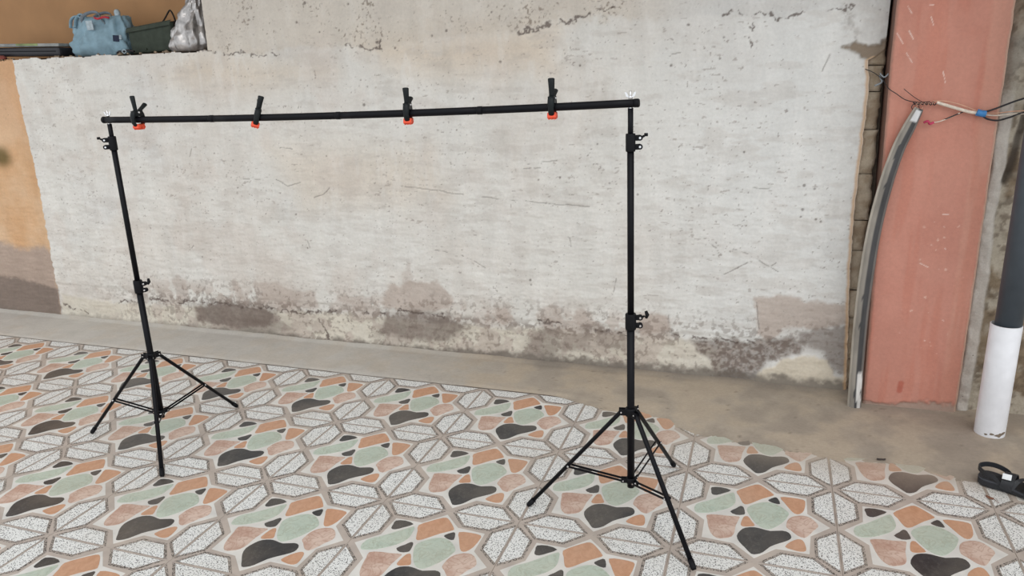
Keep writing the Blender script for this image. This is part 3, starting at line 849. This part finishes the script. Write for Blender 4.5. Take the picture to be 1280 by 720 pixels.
col = mix(col, near_wall * .7, srgb(116, 108, 100))
col = mix(col, sstep(.78, .84, n2) * .5 * tone, srgb(100, 88, 78))
ce = grid_object('cement_strip', np.stack([Xg, Yg, Zg], -1), col, M['cement'], parent=floor_o)
ce['label'] = 'bare cement strip along the foot of the wall'

ceil = MB().box((-.5, .45, 2.85), (8.2, 1.9, .1)).build('ceiling', M['ceiling_paint'])  # out of view, added to darken the top of the wall
tag(ceil, 'porch roof slab above the wall', kind='structure')


# ------------------------------------------------------------------ tripod stands
def make_stand(loc, legs_deg, lean, label, top_z, knob_top, knob_mid, h_mid=.685, h_top=1.24):
    root = empty('tripod_stand', loc, label=label, cat='stand', group='tripod stands of the backdrop frame')
    BK, BP, CH = M['black_metal'], M['black_plastic'], M['chrome']
    root.rotation_euler = (0, lean, 0)
    MB().tube([(0, 0, .10), (0, 0, h_mid)], .0122, 20).build('lower_tube', BK, root)
    MB().tube([(0, 0, h_mid), (0, 0, h_top)], .0102, 18).build('middle_tube', BK, root)
    MB().tube([(0, 0, h_top), (0, 0, top_z - .014)], .0082, 16).build('upper_tube', BK, root)
    sp = MB().tube([(0, 0, top_z - .016), (0, 0, top_z - .0115)], [.0075, .006], 14).build('spigot', CH, root)
    # wing nut above the crossbar
    nz = top_z + .0125
    wb = MB()
    wb.tube([(0, 0, nz), (0, 0, nz + .022)], .003, 10)
    wb.tube([(0, 0, nz), (0, 0, nz + .007)], .0065, 10)
    for s in (-1, 1):
        wb.prism([(s * .004, nz + .002), (s * .013, nz + .007), (s * .017, nz + .019), (s * .011, nz + .018), (s * .006, nz + .009)], -.0015, .0015)
    wb.build('wing_nut', CH, root)

    def hub(z, r, lugs_r, name, h):
        b = MB().tube([(0, 0, z - h), (0, 0, z - h * .6), (0, 0, z + h * .6), (0, 0, z + h)], [r * .92, r, r, r * .9], 20)
        for a in legs_deg:
            d = Vector((math.cos(math.radians(a)), math.sin(math.radians(a)), 0)); t = Vector((-d.y, d.x, 0))
            R = Matrix((d, t, Vector((0, 0, 1)))).transposed()
            for s in (-1, 1):
                b.box(d * (r + lugs_r / 2) + t * (s * .008) + Vector((0, 0, z)), (lugs_r + .008, .0035, h * 1.5), R, bev=.0012)
        return b.build(name, BP, root)
    hu = hub(.375, .0185, .016, 'leg_hub', .014)
    hl = hub(.125, .0165, .012, 'brace_hub', .010)
    for h_, z, rr in ((hu, .375, .031), (hl, .125, .026)):
        for a in legs_deg:
            d = Vector((math.cos(math.radians(a)), math.sin(math.radians(a)), 0)); t = Vector((-d.y, d.x, 0))
            p = d * rr + Vector((0, 0, z))
            MB().tube([p - t * .0115, p + t * .0115], .0024, 8).build('rivet', CH, h_)
    for a in legs_deg:
        d = Vector((math.cos(math.radians(a)), math.sin(math.radians(a)), 0)); t = Vector((-d.y, d.x, 0))
        p0 = d * .031 + Vector((0, 0, .375)); p1 = d * .345 + Vector((0, 0, .016))
        dr = (p1 - p0).normalized()
        leg = MB().tube([p0 - dr * .004, p0 + dr * .01, p1], [.0076, .0082, .0082], 12, flat=.85, up=t).build('leg', BK, root)
        MB().tube([p1 - dr * .02, p1 + dr * .004, p1 + dr * .012], [.0092, .0094, .007], 12).build('rubber_foot', BP, leg)
        pj = p0.lerp(p1, .57); ph = d * .026 + Vector((0, 0, .125))
        br = MB()
        for s in (-1, 1):
            o_ = t * (s * .0095)
            R = Matrix(((pj - ph).normalized(), t, (pj - ph).normalized().cross(t))).transposed()
            br.box((pj + ph) / 2 + o_, ((pj - ph).length + .01, .0028, .0075), R, bev=.001)
        br.build('brace', BK, root)
        MB().tube([pj - t * .0125, pj + t * .0125], .0032, 8).build('rivet', CH, leg)

    def collar(z, r, kdir, wing):
        c = MB().tube([(0, 0, z - .026), (0, 0, z - .022), (0, 0, z + .022), (0, 0, z + .026)], [r * .95, r, r, r * .93], 18)
        kd = Vector((math.cos(kdir), math.sin(kdir), 0)); t = Vector((-kd.y, kd.x, 0))
        R = Matrix((kd, t, Vector((0, 0, 1)))).transposed()
        for zz in (.013, -.013):
            c.box(kd * (r + .006) + Vector((0, 0, z + zz)), (.018, .012, .017), R, bev=.004)
            c.tube([kd * (r + .012) + t * -.007 + Vector((0, 0, z + zz)), kd * (r + .012) + t * .007 + Vector((0, 0, z + zz))], .0085, 12)
        co = c.build('collar', BP, root)
        for zz in (.013, -.013):
            b = MB()
            b.tube([kd * (r + .012) + t * -.009 + Vector((0, 0, z + zz)), kd * (r + .012) + t * .009 + Vector((0, 0, z + zz))], .0034, 10)
            b.build('rivet', CH, co)
        k = MB()
        p = kd * (r + .018) + Vector((0, 0, z + .014))
        k.tube([p, p + kd * .008 + Vector((0, 0, .004))], .0035, 8)
        q_ = p + kd * .012 + Vector((0, 0, .007))
        if wing:
            k.tube([q_ - t * .004 + Vector((0, 0, -.01)), q_ + kd * .004, q_ + t * .004 + Vector((0, 0, .012))], [.004, .0065, .0045], 10)
        else:
            k.tube([q_ - kd * .004, q_ + kd * .006], [.0052, .0048], 10)
        k.build('knob', BP, co)
    collar(h_mid, .0172, knob_mid, True)
    collar(h_top, .0145, knob_top, False)
    return root


cam_r = math.atan2(.32, .947)
stand_r = make_stand((.8475, -.338, 0), (-170.7, 73.0, -48.0), math.radians(-.75),
                     'black tripod stand carrying the right end of the crossbar, nearer the salmon column', 1.353, cam_r, cam_r - .1)
stand_l = make_stand((-1.133, -.327, 0), (-171.5, 73.3, -49.2), math.radians(.0),
                     'black tripod stand carrying the left end of the crossbar, nearer the orange paint', 1.322, cam_r + PI + .3, cam_r - .2, h_mid=.672, h_top=1.236)

# ------------------------------------------------------------------ crossbar
BX0, BX1 = -1.158, .853


def bar_pt(x):
    s = (x - BX0) / (BX1 - BX0)
    return Vector((x, -.327 - .011 * s, 1.3225 + .0305 * s - .010 * 4 * s * (1 - s)))


bar = empty('crossbar', bar_pt(-.15), label='long black telescopic crossbar bolted across the two tripod stands', cat='rod')
o0 = bar_pt(-.15)
cuts = [BX0 + .004, -.66, -.145, .36, BX1 - .004]
for a, b in zip(cuts[:-1], cuts[1:]):
    MB().tube([bar_pt(x) - o0 for x in np.linspace(a, b, 8)], .0117, 20).build('tube_section', M['black_metal'], bar)
for x in cuts[1:-1]:
    MB().tube([bar_pt(x - .009) - o0, bar_pt(x - .007) - o0, bar_pt(x + .007) - o0, bar_pt(x + .009) - o0], [.0118, .0127, .0127, .0118], 20).build('joint_ring', M['black_plastic'], bar)
for x, s in ((BX0, -1), (BX1, 1)):
    MB().tube([bar_pt(x - s * .012) - o0, bar_pt(x) - o0, bar_pt(x + s * .003) - o0], [.0125, .0125, .010], 20).build('end_cap', M['black_plastic'], bar)


# ------------------------------------------------------------------ spring clamps
def make_clamp(loc, label, yaw=0.0, roll=0.0, hlen=.072, f_tilt=.1, r_tilt=.8):
    root = empty('spring_clamp', loc, label=label, cat='clamp', group='spring clamps on the crossbar')
    root.rotation_euler = (0, roll, yaw)
    zp = .026
    for s, nm in ((-1, 'front_jaw'), (1, 'rear_jaw')):
        body = MB()
        # jaw arm: from pivot down outside the bar, closing under it
        arm = [(s * .004, zp + .004), (s * .018, zp - .002), (s * .0225, .006), (s * .0215, -.010), (s * .014, -.020)]
        path = spline([(0, y, z) for y, z in arm], 4)
        body.tube(path, [.0105 if i < 9 else .009 for i in range(len(path))], 12, flat=.62, up=(1, 0, 0))
        # handle
        tilt = f_tilt if s < 0 else r_tilt; hl = hlen if s < 0 else hlen * .8
        dy, dz = math.sin(tilt), math.cos(tilt)
        p0 = Vector((0, -s * -.004, zp))
        hd = Vector((0, s * dy, dz))
        hp = [p0 + hd * t for t in (0, .012, .03, hl * .96, hl)]
        body.tube(hp, [.0088, .0085, .009, .0105, .0075], 12, flat=.72, up=(1, 0, 0))
        # ribs beside the pivot
        for sx in (-1, 1):
            body.box((sx * .0085, s * .009, zp - .004), (.003, .020, .020), bev=.0012)
        j = body.build(nm, M['dark_green_plastic'], root)
        pad = MB().box((0, s * .0090, -.0245), (.027, .016, .017), Euler((s * .35, 0, 0)).to_matrix(), bev=.003)
        for k in (-1, 0, 1):
            pad.box((k * .0085, s * .0090, -.0335), (.0035, .014, .004), bev=.0008)
        pad.build('rubber_pad', M['orange_rubber'], j)
    MB().tube([(-.0125, 0, zp), (.0125, 0, zp)], .0032, 10).build('pivot_pin', M['chrome'], root)
    coil = [Vector((-.007 + .014 * i / 36, .0062 * math.cos(i * PI / 4), zp + .0062 * math.sin(i * PI / 4))) for i in range(37)]
    MB().tube(coil, .0009, 6).build('coil_spring', M['chrome'], root)
    return root


make_clamp(bar_pt(-.993), 'black spring clamp with wide open handles, leftmost on the crossbar', yaw=math.radians(-4), hlen=.060, f_tilt=.10, r_tilt=.95)
make_clamp(bar_pt(-.470), 'black spring clamp leaning right, second from the left on the crossbar', yaw=math.radians(38), roll=math.radians(18), hlen=.050, f_tilt=.1, r_tilt=.5)
make_clamp(bar_pt(.112), 'black spring clamp near the middle of the crossbar, third from the left', yaw=math.radians(12), hlen=.054, f_tilt=.10, r_tilt=1.1)
make_clamp(bar_pt(.594), 'black spring clamp nearest the right stand, with the tallest upright handle', yaw=math.radians(5), hlen=.059, f_tilt=.10, r_tilt=1.1)


# ------------------------------------------------------------------ things on the ledge
def soft_body(rings, seg=40, amp=.01, seed=1, fold=6):
    """rings: (z, cx, cy, rx, ry, squareness)"""
    b = MB(); Vv = []
    for i, (z, cx, cy, rx, ry, e) in enumerate(rings):
        for k in range(seg):
            a = 2 * PI * k / seg
            c, s = math.cos(a), math.sin(a)
            x = math.copysign(abs(c) ** e, c); y = math.copysign(abs(s) ** e, s)
            n_ = float(fbm(np.array([a * fold / 2 + z * 6.]), np.array([z * 14.]), 1.0, 4, seed)[0]) - .5
            n_ += .6 * (float(fbm(np.array([math.cos(a) * 3 + 9]), np.array([math.sin(a) * 3 + z * 20]), 1.0, 3, seed + 3)[0]) - .5)
            w_ = 1 + 0 * n_
            Vv.append((cx + x * rx * w_ + c * amp * n_ * 2, cy + y * ry + s * amp * n_ * 2, z + .4 * amp * n_))
    n = len(rings)
    F = [(i * seg + k, i * seg + (k + 1) % seg, (i + 1) * seg + (k + 1) % seg, (i + 1) * seg + k) for i in range(n - 1) for k in range(seg)]
    F += [list(range(seg))[::-1], [(n - 1) * seg + k for k in range(seg)]]
    b.add(Vv, F, 0, True)
    return b


def lerp_rings(keys, n):
    zs = [k[0] for k in keys]
    out = []
    for z in np.linspace(zs[0], zs[-1], n):
        out.append((float(z),) + tuple(float(np.interp(z, zs, [k[j] for k in keys])) for j in range(1, 6)))
    return out


ZL = 1.601
# pale blue bag
bag = empty('shopping_bag', (-2.48, 1.04, ZL), label='slumped pale blue fabric bag with grey straps on the wall ledge', cat='bag')
soft_body(lerp_rings([(0, 0, 0, .195, .085, .6), (.02, 0, 0, .212, .10, .6), (.08, .0, 0, .205, .10, .6), (.15, .005, .0, .19, .085, .7), (.20, .012, 0, .178, .07, .75), (.215, .012, 0, .165, .045, .8)], 22), 64, .036, 5, 8).build('body', M['blue_cloth'], bag)
for sx, hh in ((-.135, .03), (-.10, .045)):
    MB().tube(spline([(sx - .05, -.06, .16), (sx - .04, -.055, .205), (sx, -.05, .205 + hh * .6), (sx + .05, -.05, .20), (sx + .06, -.06, .17)], 5), .011, 10, flat=.5).build('gathered_fold', M['blue_cloth'], bag)
for y in (-.055, .03):
    MB().tube(spline([(-.09, y, .17), (-.07, y - .02, .215), (-.02, y, .238), (.03, y, .232), (.06, y - .015, .20), (.07, y, .17)], 5), .009, 8, flat=.4).build('strap', M['grey_strap'], bag)
MB().tube(spline([(.03, -.085, .205), (.06, -.09, .198), (.10, -.088, .205), (.13, -.08, .20)], 4), .006, 8).build('red_ribbon', M['red_cloth'], bag)
MB().box((.005, -.103, .165), (.045, .004, .05), Euler((.1, 0, .05)).to_matrix(), bev=.001).build('paper_tag', M['white_tag'], bag)
pr = MB().box((.168, -.092, .088), (.034, .005, .034), Euler((.08, .1, .5)).to_matrix(), bev=.001).build('printed_badge', M['navy'], bag)
MB().box((.189, -.082, .094), (.012, .005, .024), Euler((.08, .1, .6)).to_matrix(), bev=.001).build('badge_edge', M['white_tag'], pr)
soft_body(lerp_rings([(.2, .135, -.02, .014, .014, 1), (.235, .135, -.02, .019, .016, 1), (.248, .135, -.02, .008, .008, 1)], 6), 14, .004, 8).build('knot', M['white_tag'], bag)
# dark green box-shaped bag
gb = empty('canvas_box', (-2.054, 1.08, ZL), label='dark green canvas box with a brown side between blue bag and silvery sack', cat='box')
b = MB()
fr = [(-.195, 0), (.095, .010), (.11, .165), (-.205, .135)]
P0 = [Vector((x, -.10, z)) for x, z in fr]; P1 = [Vector((x + .01, .09, z + .01)) for x, z in fr]
Vv = P0 + P1
b.add(Vv, [(0, 1, 2, 3), (4, 7, 6, 5), (0, 4, 5, 1), (3, 2, 6, 7), (0, 3, 7, 4), (1, 5, 6, 2)])
g1 = b.build('body', M['green_canvas'], gb)
md = g1.modifiers.new('bevel', 'BEVEL'); md.width = .012; md.segments = 3
b = MB()
sd = [(.09, -.092, .010), (.16, .045, .008), (.185, .05, .195), (.105, -.092, .166)]
b.add([Vector(p) for p in sd] + [Vector((p[0] + .0, p[1] + .10, p[2])) for p in sd], [(0, 1, 2, 3), (4, 7, 6, 5), (0, 4, 5, 1), (3, 2, 6, 7), (0, 3, 7, 4), (1, 5, 6, 2)])
g2 = b.build('side_panel', M['dark_brown'], gb)
md = g2.modifiers.new('bevel', 'BEVEL'); md.width = .006; md.segments = 2
b = MB()
b.add([Vector(p) for p in ((-.205, -.104, .135), (.11, -.104, .165), (.11, -.112, .145), (-.205, -.112, .115), (-.205, -.095, .142), (.11, -.095, .172))], [(0, 1, 2, 3), (4, 5, 1, 0)])
b.build('lid_flap', M['green_canvas'], gb)
MB().tube(spline([(-.03, -.03, .15), (.01, -.03, .185), (.045, -.03, .222), (.06, -.03, .222), (.075, -.03, .19), (.08, -.03, .16)], 5), .0045, 8).build('handle', M['dark_brown'], gb)
for x, z in ((-.085, .025), (.07, .03)):
    MB().tube([(x, -.103, z), (x, -.107, z)], .006, 10).build('stud', M['green_canvas'], gb)
# buckle and dark strap lying between the bags
o = MB().tube(spline([(-2.285, .915, ZL + .008), (-2.26, .905, ZL + .016), (-2.225, .90, ZL + .013), (-2.20, .90, ZL + .020), (-2.16, .91, ZL + .012)], 4), .009, 8, flat=.6).build('webbing_strap', M['wire_black'])
tag(o, 'short dark webbing strap with pale buckle between blue bag and green box', 'strap')
MB().tube([Vector((-2.215 + .014 * math.cos(a), .892, ZL + .014 + .009 * math.sin(a))) for a in np.linspace(0, 2 * PI, 13)], .0028, 6).build('buckle', M['white_tag'], o)
# silvery plastic sack
sk = empty('plastic_sack', (-1.815, .985, ZL), label='crumpled silvery plastic sack standing on the ledge beside the plaster', cat='bag')
soft_body(lerp_rings([(0, .0, 0, .10, .085, .8), (.03, 0, 0, .128, .10, .8), (.10, .008, 0, .105, .09, .8), (.18, .028, 0, .072, .07, .85), (.28, .05, .01, .045, .05, .9), (.36, .055, .02, .035, .035, 1), (.40, .055, .02, .045, .03, 1)], 34), 64, .026, 15, 12).build('film', M['silver_film'], sk)
MB().tube([Vector((.055 + .036 * math.cos(a), .02 + .036 * math.sin(a), .345)) for a in np.linspace(0, 2 * PI, 17)], .004, 6).build('tie', M['white_tag'], sk)
# black case with printed papers
cs = empty('black_case', (-3.075, 1.02, ZL), label='flat black case lying at the left end of the ledge', cat='case')
MB().box((0, 0, .042), (.72, .20, .05), Euler((0, .03, 0)).to_matrix(), bev=.014).build('body', M['case_black'], cs)
MB().box((0, -.0985, .045), (.66, .006, .006), Euler((0, .03, 0)).to_matrix(), bev=.001).build('seam', M['black_plastic'], cs)
pm_ = empty('magazine', (-2.98, 1.0, ZL + .071), label='grey and green printed magazine on top of the black case', cat='magazine')
pm_.rotation_euler = (0, .03, .06)
MB().box((0, 0, .006), (.50, .17, .018), bev=.004).build('pages', M['paper_grey'], pm_)
MB().box((.02, -.0, .008), (.16, .174, .013), bev=.003).build('green_cover', M['paper_green'], pm_)
o = soft_body(lerp_rings([(0, 0, 0, .10, .03, .8), (.012, 0, 0, .105, .032, .8), (.022, 0, 0, .09, .02, .8)], 6), 30, .006, 4).build('folded_cloth', M['rust_cloth'], None, loc=(-3.22, .895, ZL + .002))
tag(o, 'dusty red folded cloth under the left end of the black case', 'cloth')

# ------------------------------------------------------------------ pipes at the right
pp = empty('drain_pipe', (2.113, .594, 0), label='dark grey pipe standing in a white plastic sleeve beside the column', cat='pipe')
b = MB()
R0, R1 = .0535, .0495
prof = [(R0, .0), (R0 + .0005, .06), (R0, .2), (R0, .462), (R1, .464), (R1, .40)]
seg = 40
Vv = [(r * math.cos(2 * PI * k / seg), r * math.sin(2 * PI * k / seg), z + (.004 * math.sin(3 * 2 * PI * k / seg) if i < 1 else 0)) for i, (r, z) in enumerate(prof) for k in range(seg)]
b.add(Vv, [(i * seg + k, i * seg + (k + 1) % seg, (i + 1) * seg + (k + 1) % seg, (i + 1) * seg + k) for i in range(len(prof) - 1) for k in range(seg)], 0, True)
sl = b.build('white_sleeve', M['pvc_white'], pp)
MB().tube([(.006, 0, .38), (.004, 0, 1.2), (.004, 0, 2.79)], .0455, 36).build('dark_pipe', M['pvc_dark'], pp)
for k in range(7):
    a = math.radians(random.uniform(-130, -10)); z = random.uniform(.006, .03)
    rr = random.uniform(.005, .010)
    pts_ = [(R0 + .0004 + .0006 * (kk == 0), rr * (1 + .4 * math.sin(kk * 2.3 + k)) * math.cos(kk * PI / 4.5), rr * .6 * math.sin(kk * PI / 4.5)) for kk in range(9)]
    Rz = Matrix.Rotation(a, 3, 'Z')
    b = MB().add([Rz @ Vector(p) + Vector((0, 0, z)) for p in pts_] + [Rz @ (Vector(p) - Vector((.002, 0, 0))) + Vector((0, 0, z)) for p in pts_], [list(range(9))] + [(q2, (q2 + 1) % 9, (q2 + 1) % 9 + 9, q2 + 9) for q2 in range(9)])
    b.build('cement_splash', M['hidden_mortar'], sl)

# ------------------------------------------------------------------ curved split conduit leaning on the column
m, nt, bs = nodes_of('weathered_grey_conduit')
tc = N(nt, 'ShaderNodeTexCoord')
at = N(nt, 'ShaderNodeVertexColor', layer_name='own_colour')
nz = N(nt, 'ShaderNodeTexNoise', i_Scale=28.0, i_Detail=5.0)
mp = N(nt, 'ShaderNodeMapping'); mp.inputs['Scale'].default_value = (1, 1, .25)
nt.links.new(tc.outputs['Object'], mp.inputs[0]); nt.links.new(mp.outputs[0], nz.inputs['Vector'])
nt.links.new(mixc(nt, 1.0, at.outputs[0], ramp(nt, nz.outputs[0], [(.3, .7), (.7, 1.25)]), 'MULTIPLY'), bs.inputs['Base Color'])
bs.inputs['Roughness'].default_value = .75
M['conduit'] = m
ctr = [(1.630, .718, .006), (1.6245, .718, .18), (1.6215, .72, .40), (1.6255, .722, .60), (1.638, .722, .80), (1.663, .722, .98), (1.692, .722, 1.11), (1.722, .722, 1.195), (1.748, .722, 1.262)]
wd = [.028, .027, .0275, .028, .0275, .026, .024, .023, .0165]
path = spline(ctr, 10); wds = np.interp(np.linspace(0, 1, len(path)), np.linspace(0, 1, len(wd)), wd)
seg = 25
P = np.zeros((len(path), seg, 3)); colr = np.zeros((len(path), seg, 3))
for i, p in enumerate(path):
    d = (path[min(i + 1, len(path) - 1)] - path[max(i - 1, 0)]).normalized()
    side = Vector((d.z, 0, -d.x)).normalized()
    s_ = i / (len(path) - 1)
    for k in range(seg):
        if k < 17:     # outer skin
            a = PI * k / 16
            off = side * (-math.cos(a) * wds[i]) + Vector((0, -math.sin(a) * wds[i] * .75, 0)); u = (1 - math.cos(a)) / 2
        else:          # flat back
            u = 1 - (k - 17) / 7
            off = side * ((u * 2 - 1) * wds[i] * .98) + Vector((0, .004, 0))
        P[i, k] = p + off
        nn_ = float(fbm(np.array([u * 2.]), np.array([s_ * 9.]), 3, 3, 5)[0])
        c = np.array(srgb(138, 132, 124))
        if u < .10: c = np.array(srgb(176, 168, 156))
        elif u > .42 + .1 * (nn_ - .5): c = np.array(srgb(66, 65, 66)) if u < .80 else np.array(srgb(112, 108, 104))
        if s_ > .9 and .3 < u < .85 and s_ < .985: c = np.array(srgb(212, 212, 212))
        if s_ < .12 and .55 < u < .95 and nn_ > .45: c = np.array(srgb(205, 203, 200))
        colr[i, k] = c
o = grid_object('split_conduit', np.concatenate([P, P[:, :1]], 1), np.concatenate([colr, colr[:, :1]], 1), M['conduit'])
tag(o, 'weathered grey curved conduit strip leaning against the salmon column', 'conduit')

# ------------------------------------------------------------------ wires
cb = empty('cable_bundle', (1.79, .735, 1.283), label='twisted wires and cream cable with blue tape across the salmon column', cat='cable')


def wire(name, pts, r, mat, parent=cb, k=6, y=None):
    o_ = parent.location if parent else Vector((0, 0, 0))
    pts = [Vector(p) - o_ for p in pts]
    return MB().tube(spline(pts, k), r, 8).build(name, mat, parent)


YW = .735
wire('wire', [(1.56, .862, 1.41), (1.594, .85, 1.394), (1.625, .82, 1.366), (1.632, .79, 1.35), (1.640, .742, 1.335), (1.665, .735, 1.318), (1.70, YW, 1.294), (1.745, YW, 1.284), (1.785, YW, 1.286)], .0016, M['wire_black'])
wire('wire', [(1.612, .85, 1.384), (1.622, .83, 1.360), (1.60, .85, 1.345)], .0035, M['grey_ash'])
wire('wire', [(1.614, .845, 1.392), (1.628, .82, 1.378), (1.640, .80, 1.392)], .003, M['grey_ash'])
wire('wire', [(1.69, YW, 1.335), (1.71, YW - .004, 1.318), (1.74, YW, 1.296), (1.77, YW - .004, 1.281), (1.80, YW, 1.285)], .0012, M['wire_black'])
tw = [Vector((1.727 + .0019 * i, YW - .004 + .004 * math.sin(i * .9), 1.281 + .004 * math.cos(i * .9) - .0001 * i)) for i in range(42)]
wire('twisted_wire', tw, .0019, M['wire_black'], k=1)
tw = [Vector((1.735 + .0019 * i, YW - .004 - .004 * math.sin(i * .9), 1.279 - .004 * math.cos(i * .9))) for i in range(32)]
wire('twisted_wire', tw, .0015, M['wire_copper'], k=1)
wire('wire', [(1.735, YW, 1.282), (1.722, YW - .008, 1.268), (1.735, YW - .004, 1.252), (1.750, YW - .002, 1.262), (1.742, YW, 1.277)], .0014, M['wire_black'])
wire('wire', [(1.748, YW, 1.28), (1.736, YW - .008, 1.260), (1.752, YW - .004, 1.248), (1.762, YW - .002, 1.266)], .0013, M['wire_copper'])
sh = wire('cable_sheath', [(1.808, YW - .002, 1.283), (1.840, YW - .006, 1.272), (1.880, YW - .006, 1.259), (1.915, YW - .004, 1.248), (1.945, YW - .002, 1.242)], .0062, M['wire_white'])
wire('wire', [(1.795, YW, 1.287), (1.83, YW - .01, 1.288), (1.88, YW - .012, 1.276), (1.93, YW - .006, 1.256), (1.955, YW, 1.245)], .0016, M['wire_copper'])
wire('blue_tape', [(1.945, YW - .003, 1.245), (1.957, YW - .004, 1.241), (1.975, YW - .003, 1.238)], .0125, M['blue_tape'])
wire('wire', [(1.965, YW, 1.243), (2.00, YW - .002, 1.255), (2.04, YW, 1.272), (2.09, .74, 1.291), (2.2, .74, 1.325), (2.6, .76, 1.42)], .0034, M['wire_black'])
wire('wire', [(1.965, YW, 1.236), (2.01, YW - .003, 1.232), (2.06, YW, 1.236), (2.13, .74, 1.238), (2.4, .76, 1.24)], .0024, M['wire_white'])
wire('wire', [(1.965, YW, 1.241), (2.01, YW + .004, 1.240), (2.06, YW, 1.246), (2.13, .74, 1.250), (2.4, .76, 1.27)], .0022, M['wire_copper'])
wire('wire', [(1.965, YW, 1.232), (1.985, YW - .004, 1.219), (2.02, YW, 1.214), (2.06, YW, 1.226), (2.12, .74, 1.242), (2.4, .76, 1.25)], .0034, M['wire_black'])
wire('wire', [(1.800, YW, 1.207), (1.825, YW - .004, 1.212), (1.855, YW, 1.224), (1.89, YW - .003, 1.243)], .0020, M['wire_white'])
wire('wire', [(1.838, YW, 1.217), (1.865, YW - .004, 1.231), (1.90, YW, 1.246)], .0022, M['wire_black'])
rg = wire('tape_scrap', [(1.772, YW - .002, 1.208), (1.784, YW - .01, 1.214), (1.792, YW - .004, 1.203), (1.806, YW - .002, 1.209)], .0042, M['pink_rag'])

# ------------------------------------------------------------------ sandal
sd = empty('sandal', (1.992, .190, 0.004), label='black strapped sandal with white square badge by the white pipe', cat='sandal')
sd.rotation_euler = (0, 0, math.radians(-24))
out_l = [(-.004, 0), (.004, .026), (.03, .036), (.075, .033), (.12, .037), (.17, .047), (.215, .045), (.245, .026), (.252, 0), (.243, -.026), (.21, -.042), (.165, -.044), (.12, -.034), (.075, -.030), (.03, -.033), (.004, -.024)]
cl = closed_spline(out_l, 3)


def sole(z_of, mat, name, grow=1.0):
    n = len(cl); b = MB(); Vv = []
    for zf in z_of:
        for x, y in cl:
            Vv.append((.124 + (x - .124) * zf[1], y * zf[1], zf[0](x)))
    F = [(i * n + k, i * n + (k + 1) % n, (i + 1) * n + (k + 1) % n, (i + 1) * n + k) for i in range(len(z_of) - 1) for k in range(n)]
    F += [list(range(n))[::-1], [(len(z_of) - 1) * n + k for k in range(n)]]
    b.add(Vv, F)
    return b.build(name, mat, sd)


hz = lambda x: .026 - .012 * min(1, max(0, (x - .05) / .1))
sole([(lambda x: 0.0, .97), (lambda x: .004, 1.0), (lambda x: hz(x) - .006, 1.0)], M['sandal_black'], 'outsole')
sole([(lambda x: hz(x) - .006, .985), (lambda x: hz(x) - .001, 1.005), (lambda x: hz(x) + .001, .99)], M['sandal_edge'], 'midsole')
sole([(lambda x: hz(x) + .0005, .975), (lambda x: hz(x) + .005, .985), (lambda x: hz(x) + .0035, .93)], M['sandal_black'], 'footbed')


def band(name, pts, wv, th, mat, parent=sd):
    P_ = spline(pts, 6); b = MB()
    Vv = []
    for i, p in enumerate(P_):
        d = (P_[min(i + 1, len(P_) - 1)] - P_[max(i - 1, 0)]).normalized()
        wd_ = (Vector(wv) - d * Vector(wv).dot(d)); nrm = d.cross(wd_).normalized()
        for sw, sn in ((-1, -1), (1, -1), (1, 1), (-1, 1)):
            Vv.append(p + wd_ * (sw / 2) + nrm * (sn * th / 2))
    n = len(P_)
    F = [(i * 4 + k, i * 4 + (k + 1) % 4, (i + 1) * 4 + (k + 1) % 4, (i + 1) * 4 + k) for i in range(n - 1) for k in range(4)] + [(3, 2, 1, 0), tuple((n - 1) * 4 + k for k in range(4))]
    b.add(Vv, F, 0, False)
    return b.build(name, mat, parent)


band('heel_strap', [(.070, -.032, .022), (.045, -.036, .048), (.015, -.028, .050), (-.006, 0, .054), (.012, .026, .058), (.045, .036, .056), (.080, .034, .045), (.095, .034, .022)], (0, 0, .017), .004, M['sandal_black'])
ins = band('instep_strap', [(.085, -.036, .012), (.088, -.030, .040), (.090, 0, .056), (.092, .028, .046), (.095, .037, .014)], (.036, 0, 0), .0035, M['sandal_black'])
band('toe_strap', [(.165, -.048, .008), (.165, -.040, .032), (.165, 0, .044), (.165, .042, .034), (.165, .050, .008)], (.05, 0, 0), .0035, M['sandal_black'])
band('cross_strap', [(.10, -.036, .018), (.115, -.020, .046), (.135, .01, .050), (.15, .040, .030)], (.018, .004, 0), .003, M['sandal_black'])
MB().box((.083, -.022, .0545), (.027, .024, .003), Euler((.42, 0, .1)).to_matrix(), bev=.001).build('badge', M['white_badge'], ins)

# ------------------------------------------------------------------ bits on the floor
lf = MB()
pl = [(-.013, 0), (-.007, .0055), (.003, .006), (.012, .002), (.014, -.001), (.008, -.005), (-.004, -.006)]
n = len(pl)
lf.add([(x, y, .001) for x, y in pl] + [(x * .95, y * .8, .0035 + .003 * (1 - abs(y) / .006)) for x, y in pl], [list(range(n))[::-1], list(range(n, 2 * n))] + [(i, (i + 1) % n, (i + 1) % n + n, i + n) for i in range(n)])
lf.tube([(.013, 0, .003), (.022, -.004, .002), (.034, -.012, .0015)], .0008, 5)
o = lf.build('dried_leaf', M['brown_leaf'], None, loc=(2.001, .078, .0015)); o.rotation_euler = (0, 0, math.radians(-35))
tag(o, 'small curled brown leaf on the tile in front of the sandal', 'leaf')
b = MB().box((0, 0, .003), (.030, .007, .004), bev=.0015)
b.box((.012, .003, .003), (.012, .005, .003), Euler((0, 0, .6)).to_matrix(), bev=.001)
o = b.build('wood_splinter', M['dark_debris'], None, loc=(1.684, .255, .004)); o.rotation_euler = (0, 0, .1)
tag(o, 'dark wood splinter lying where cement meets the tiles', 'splinter')
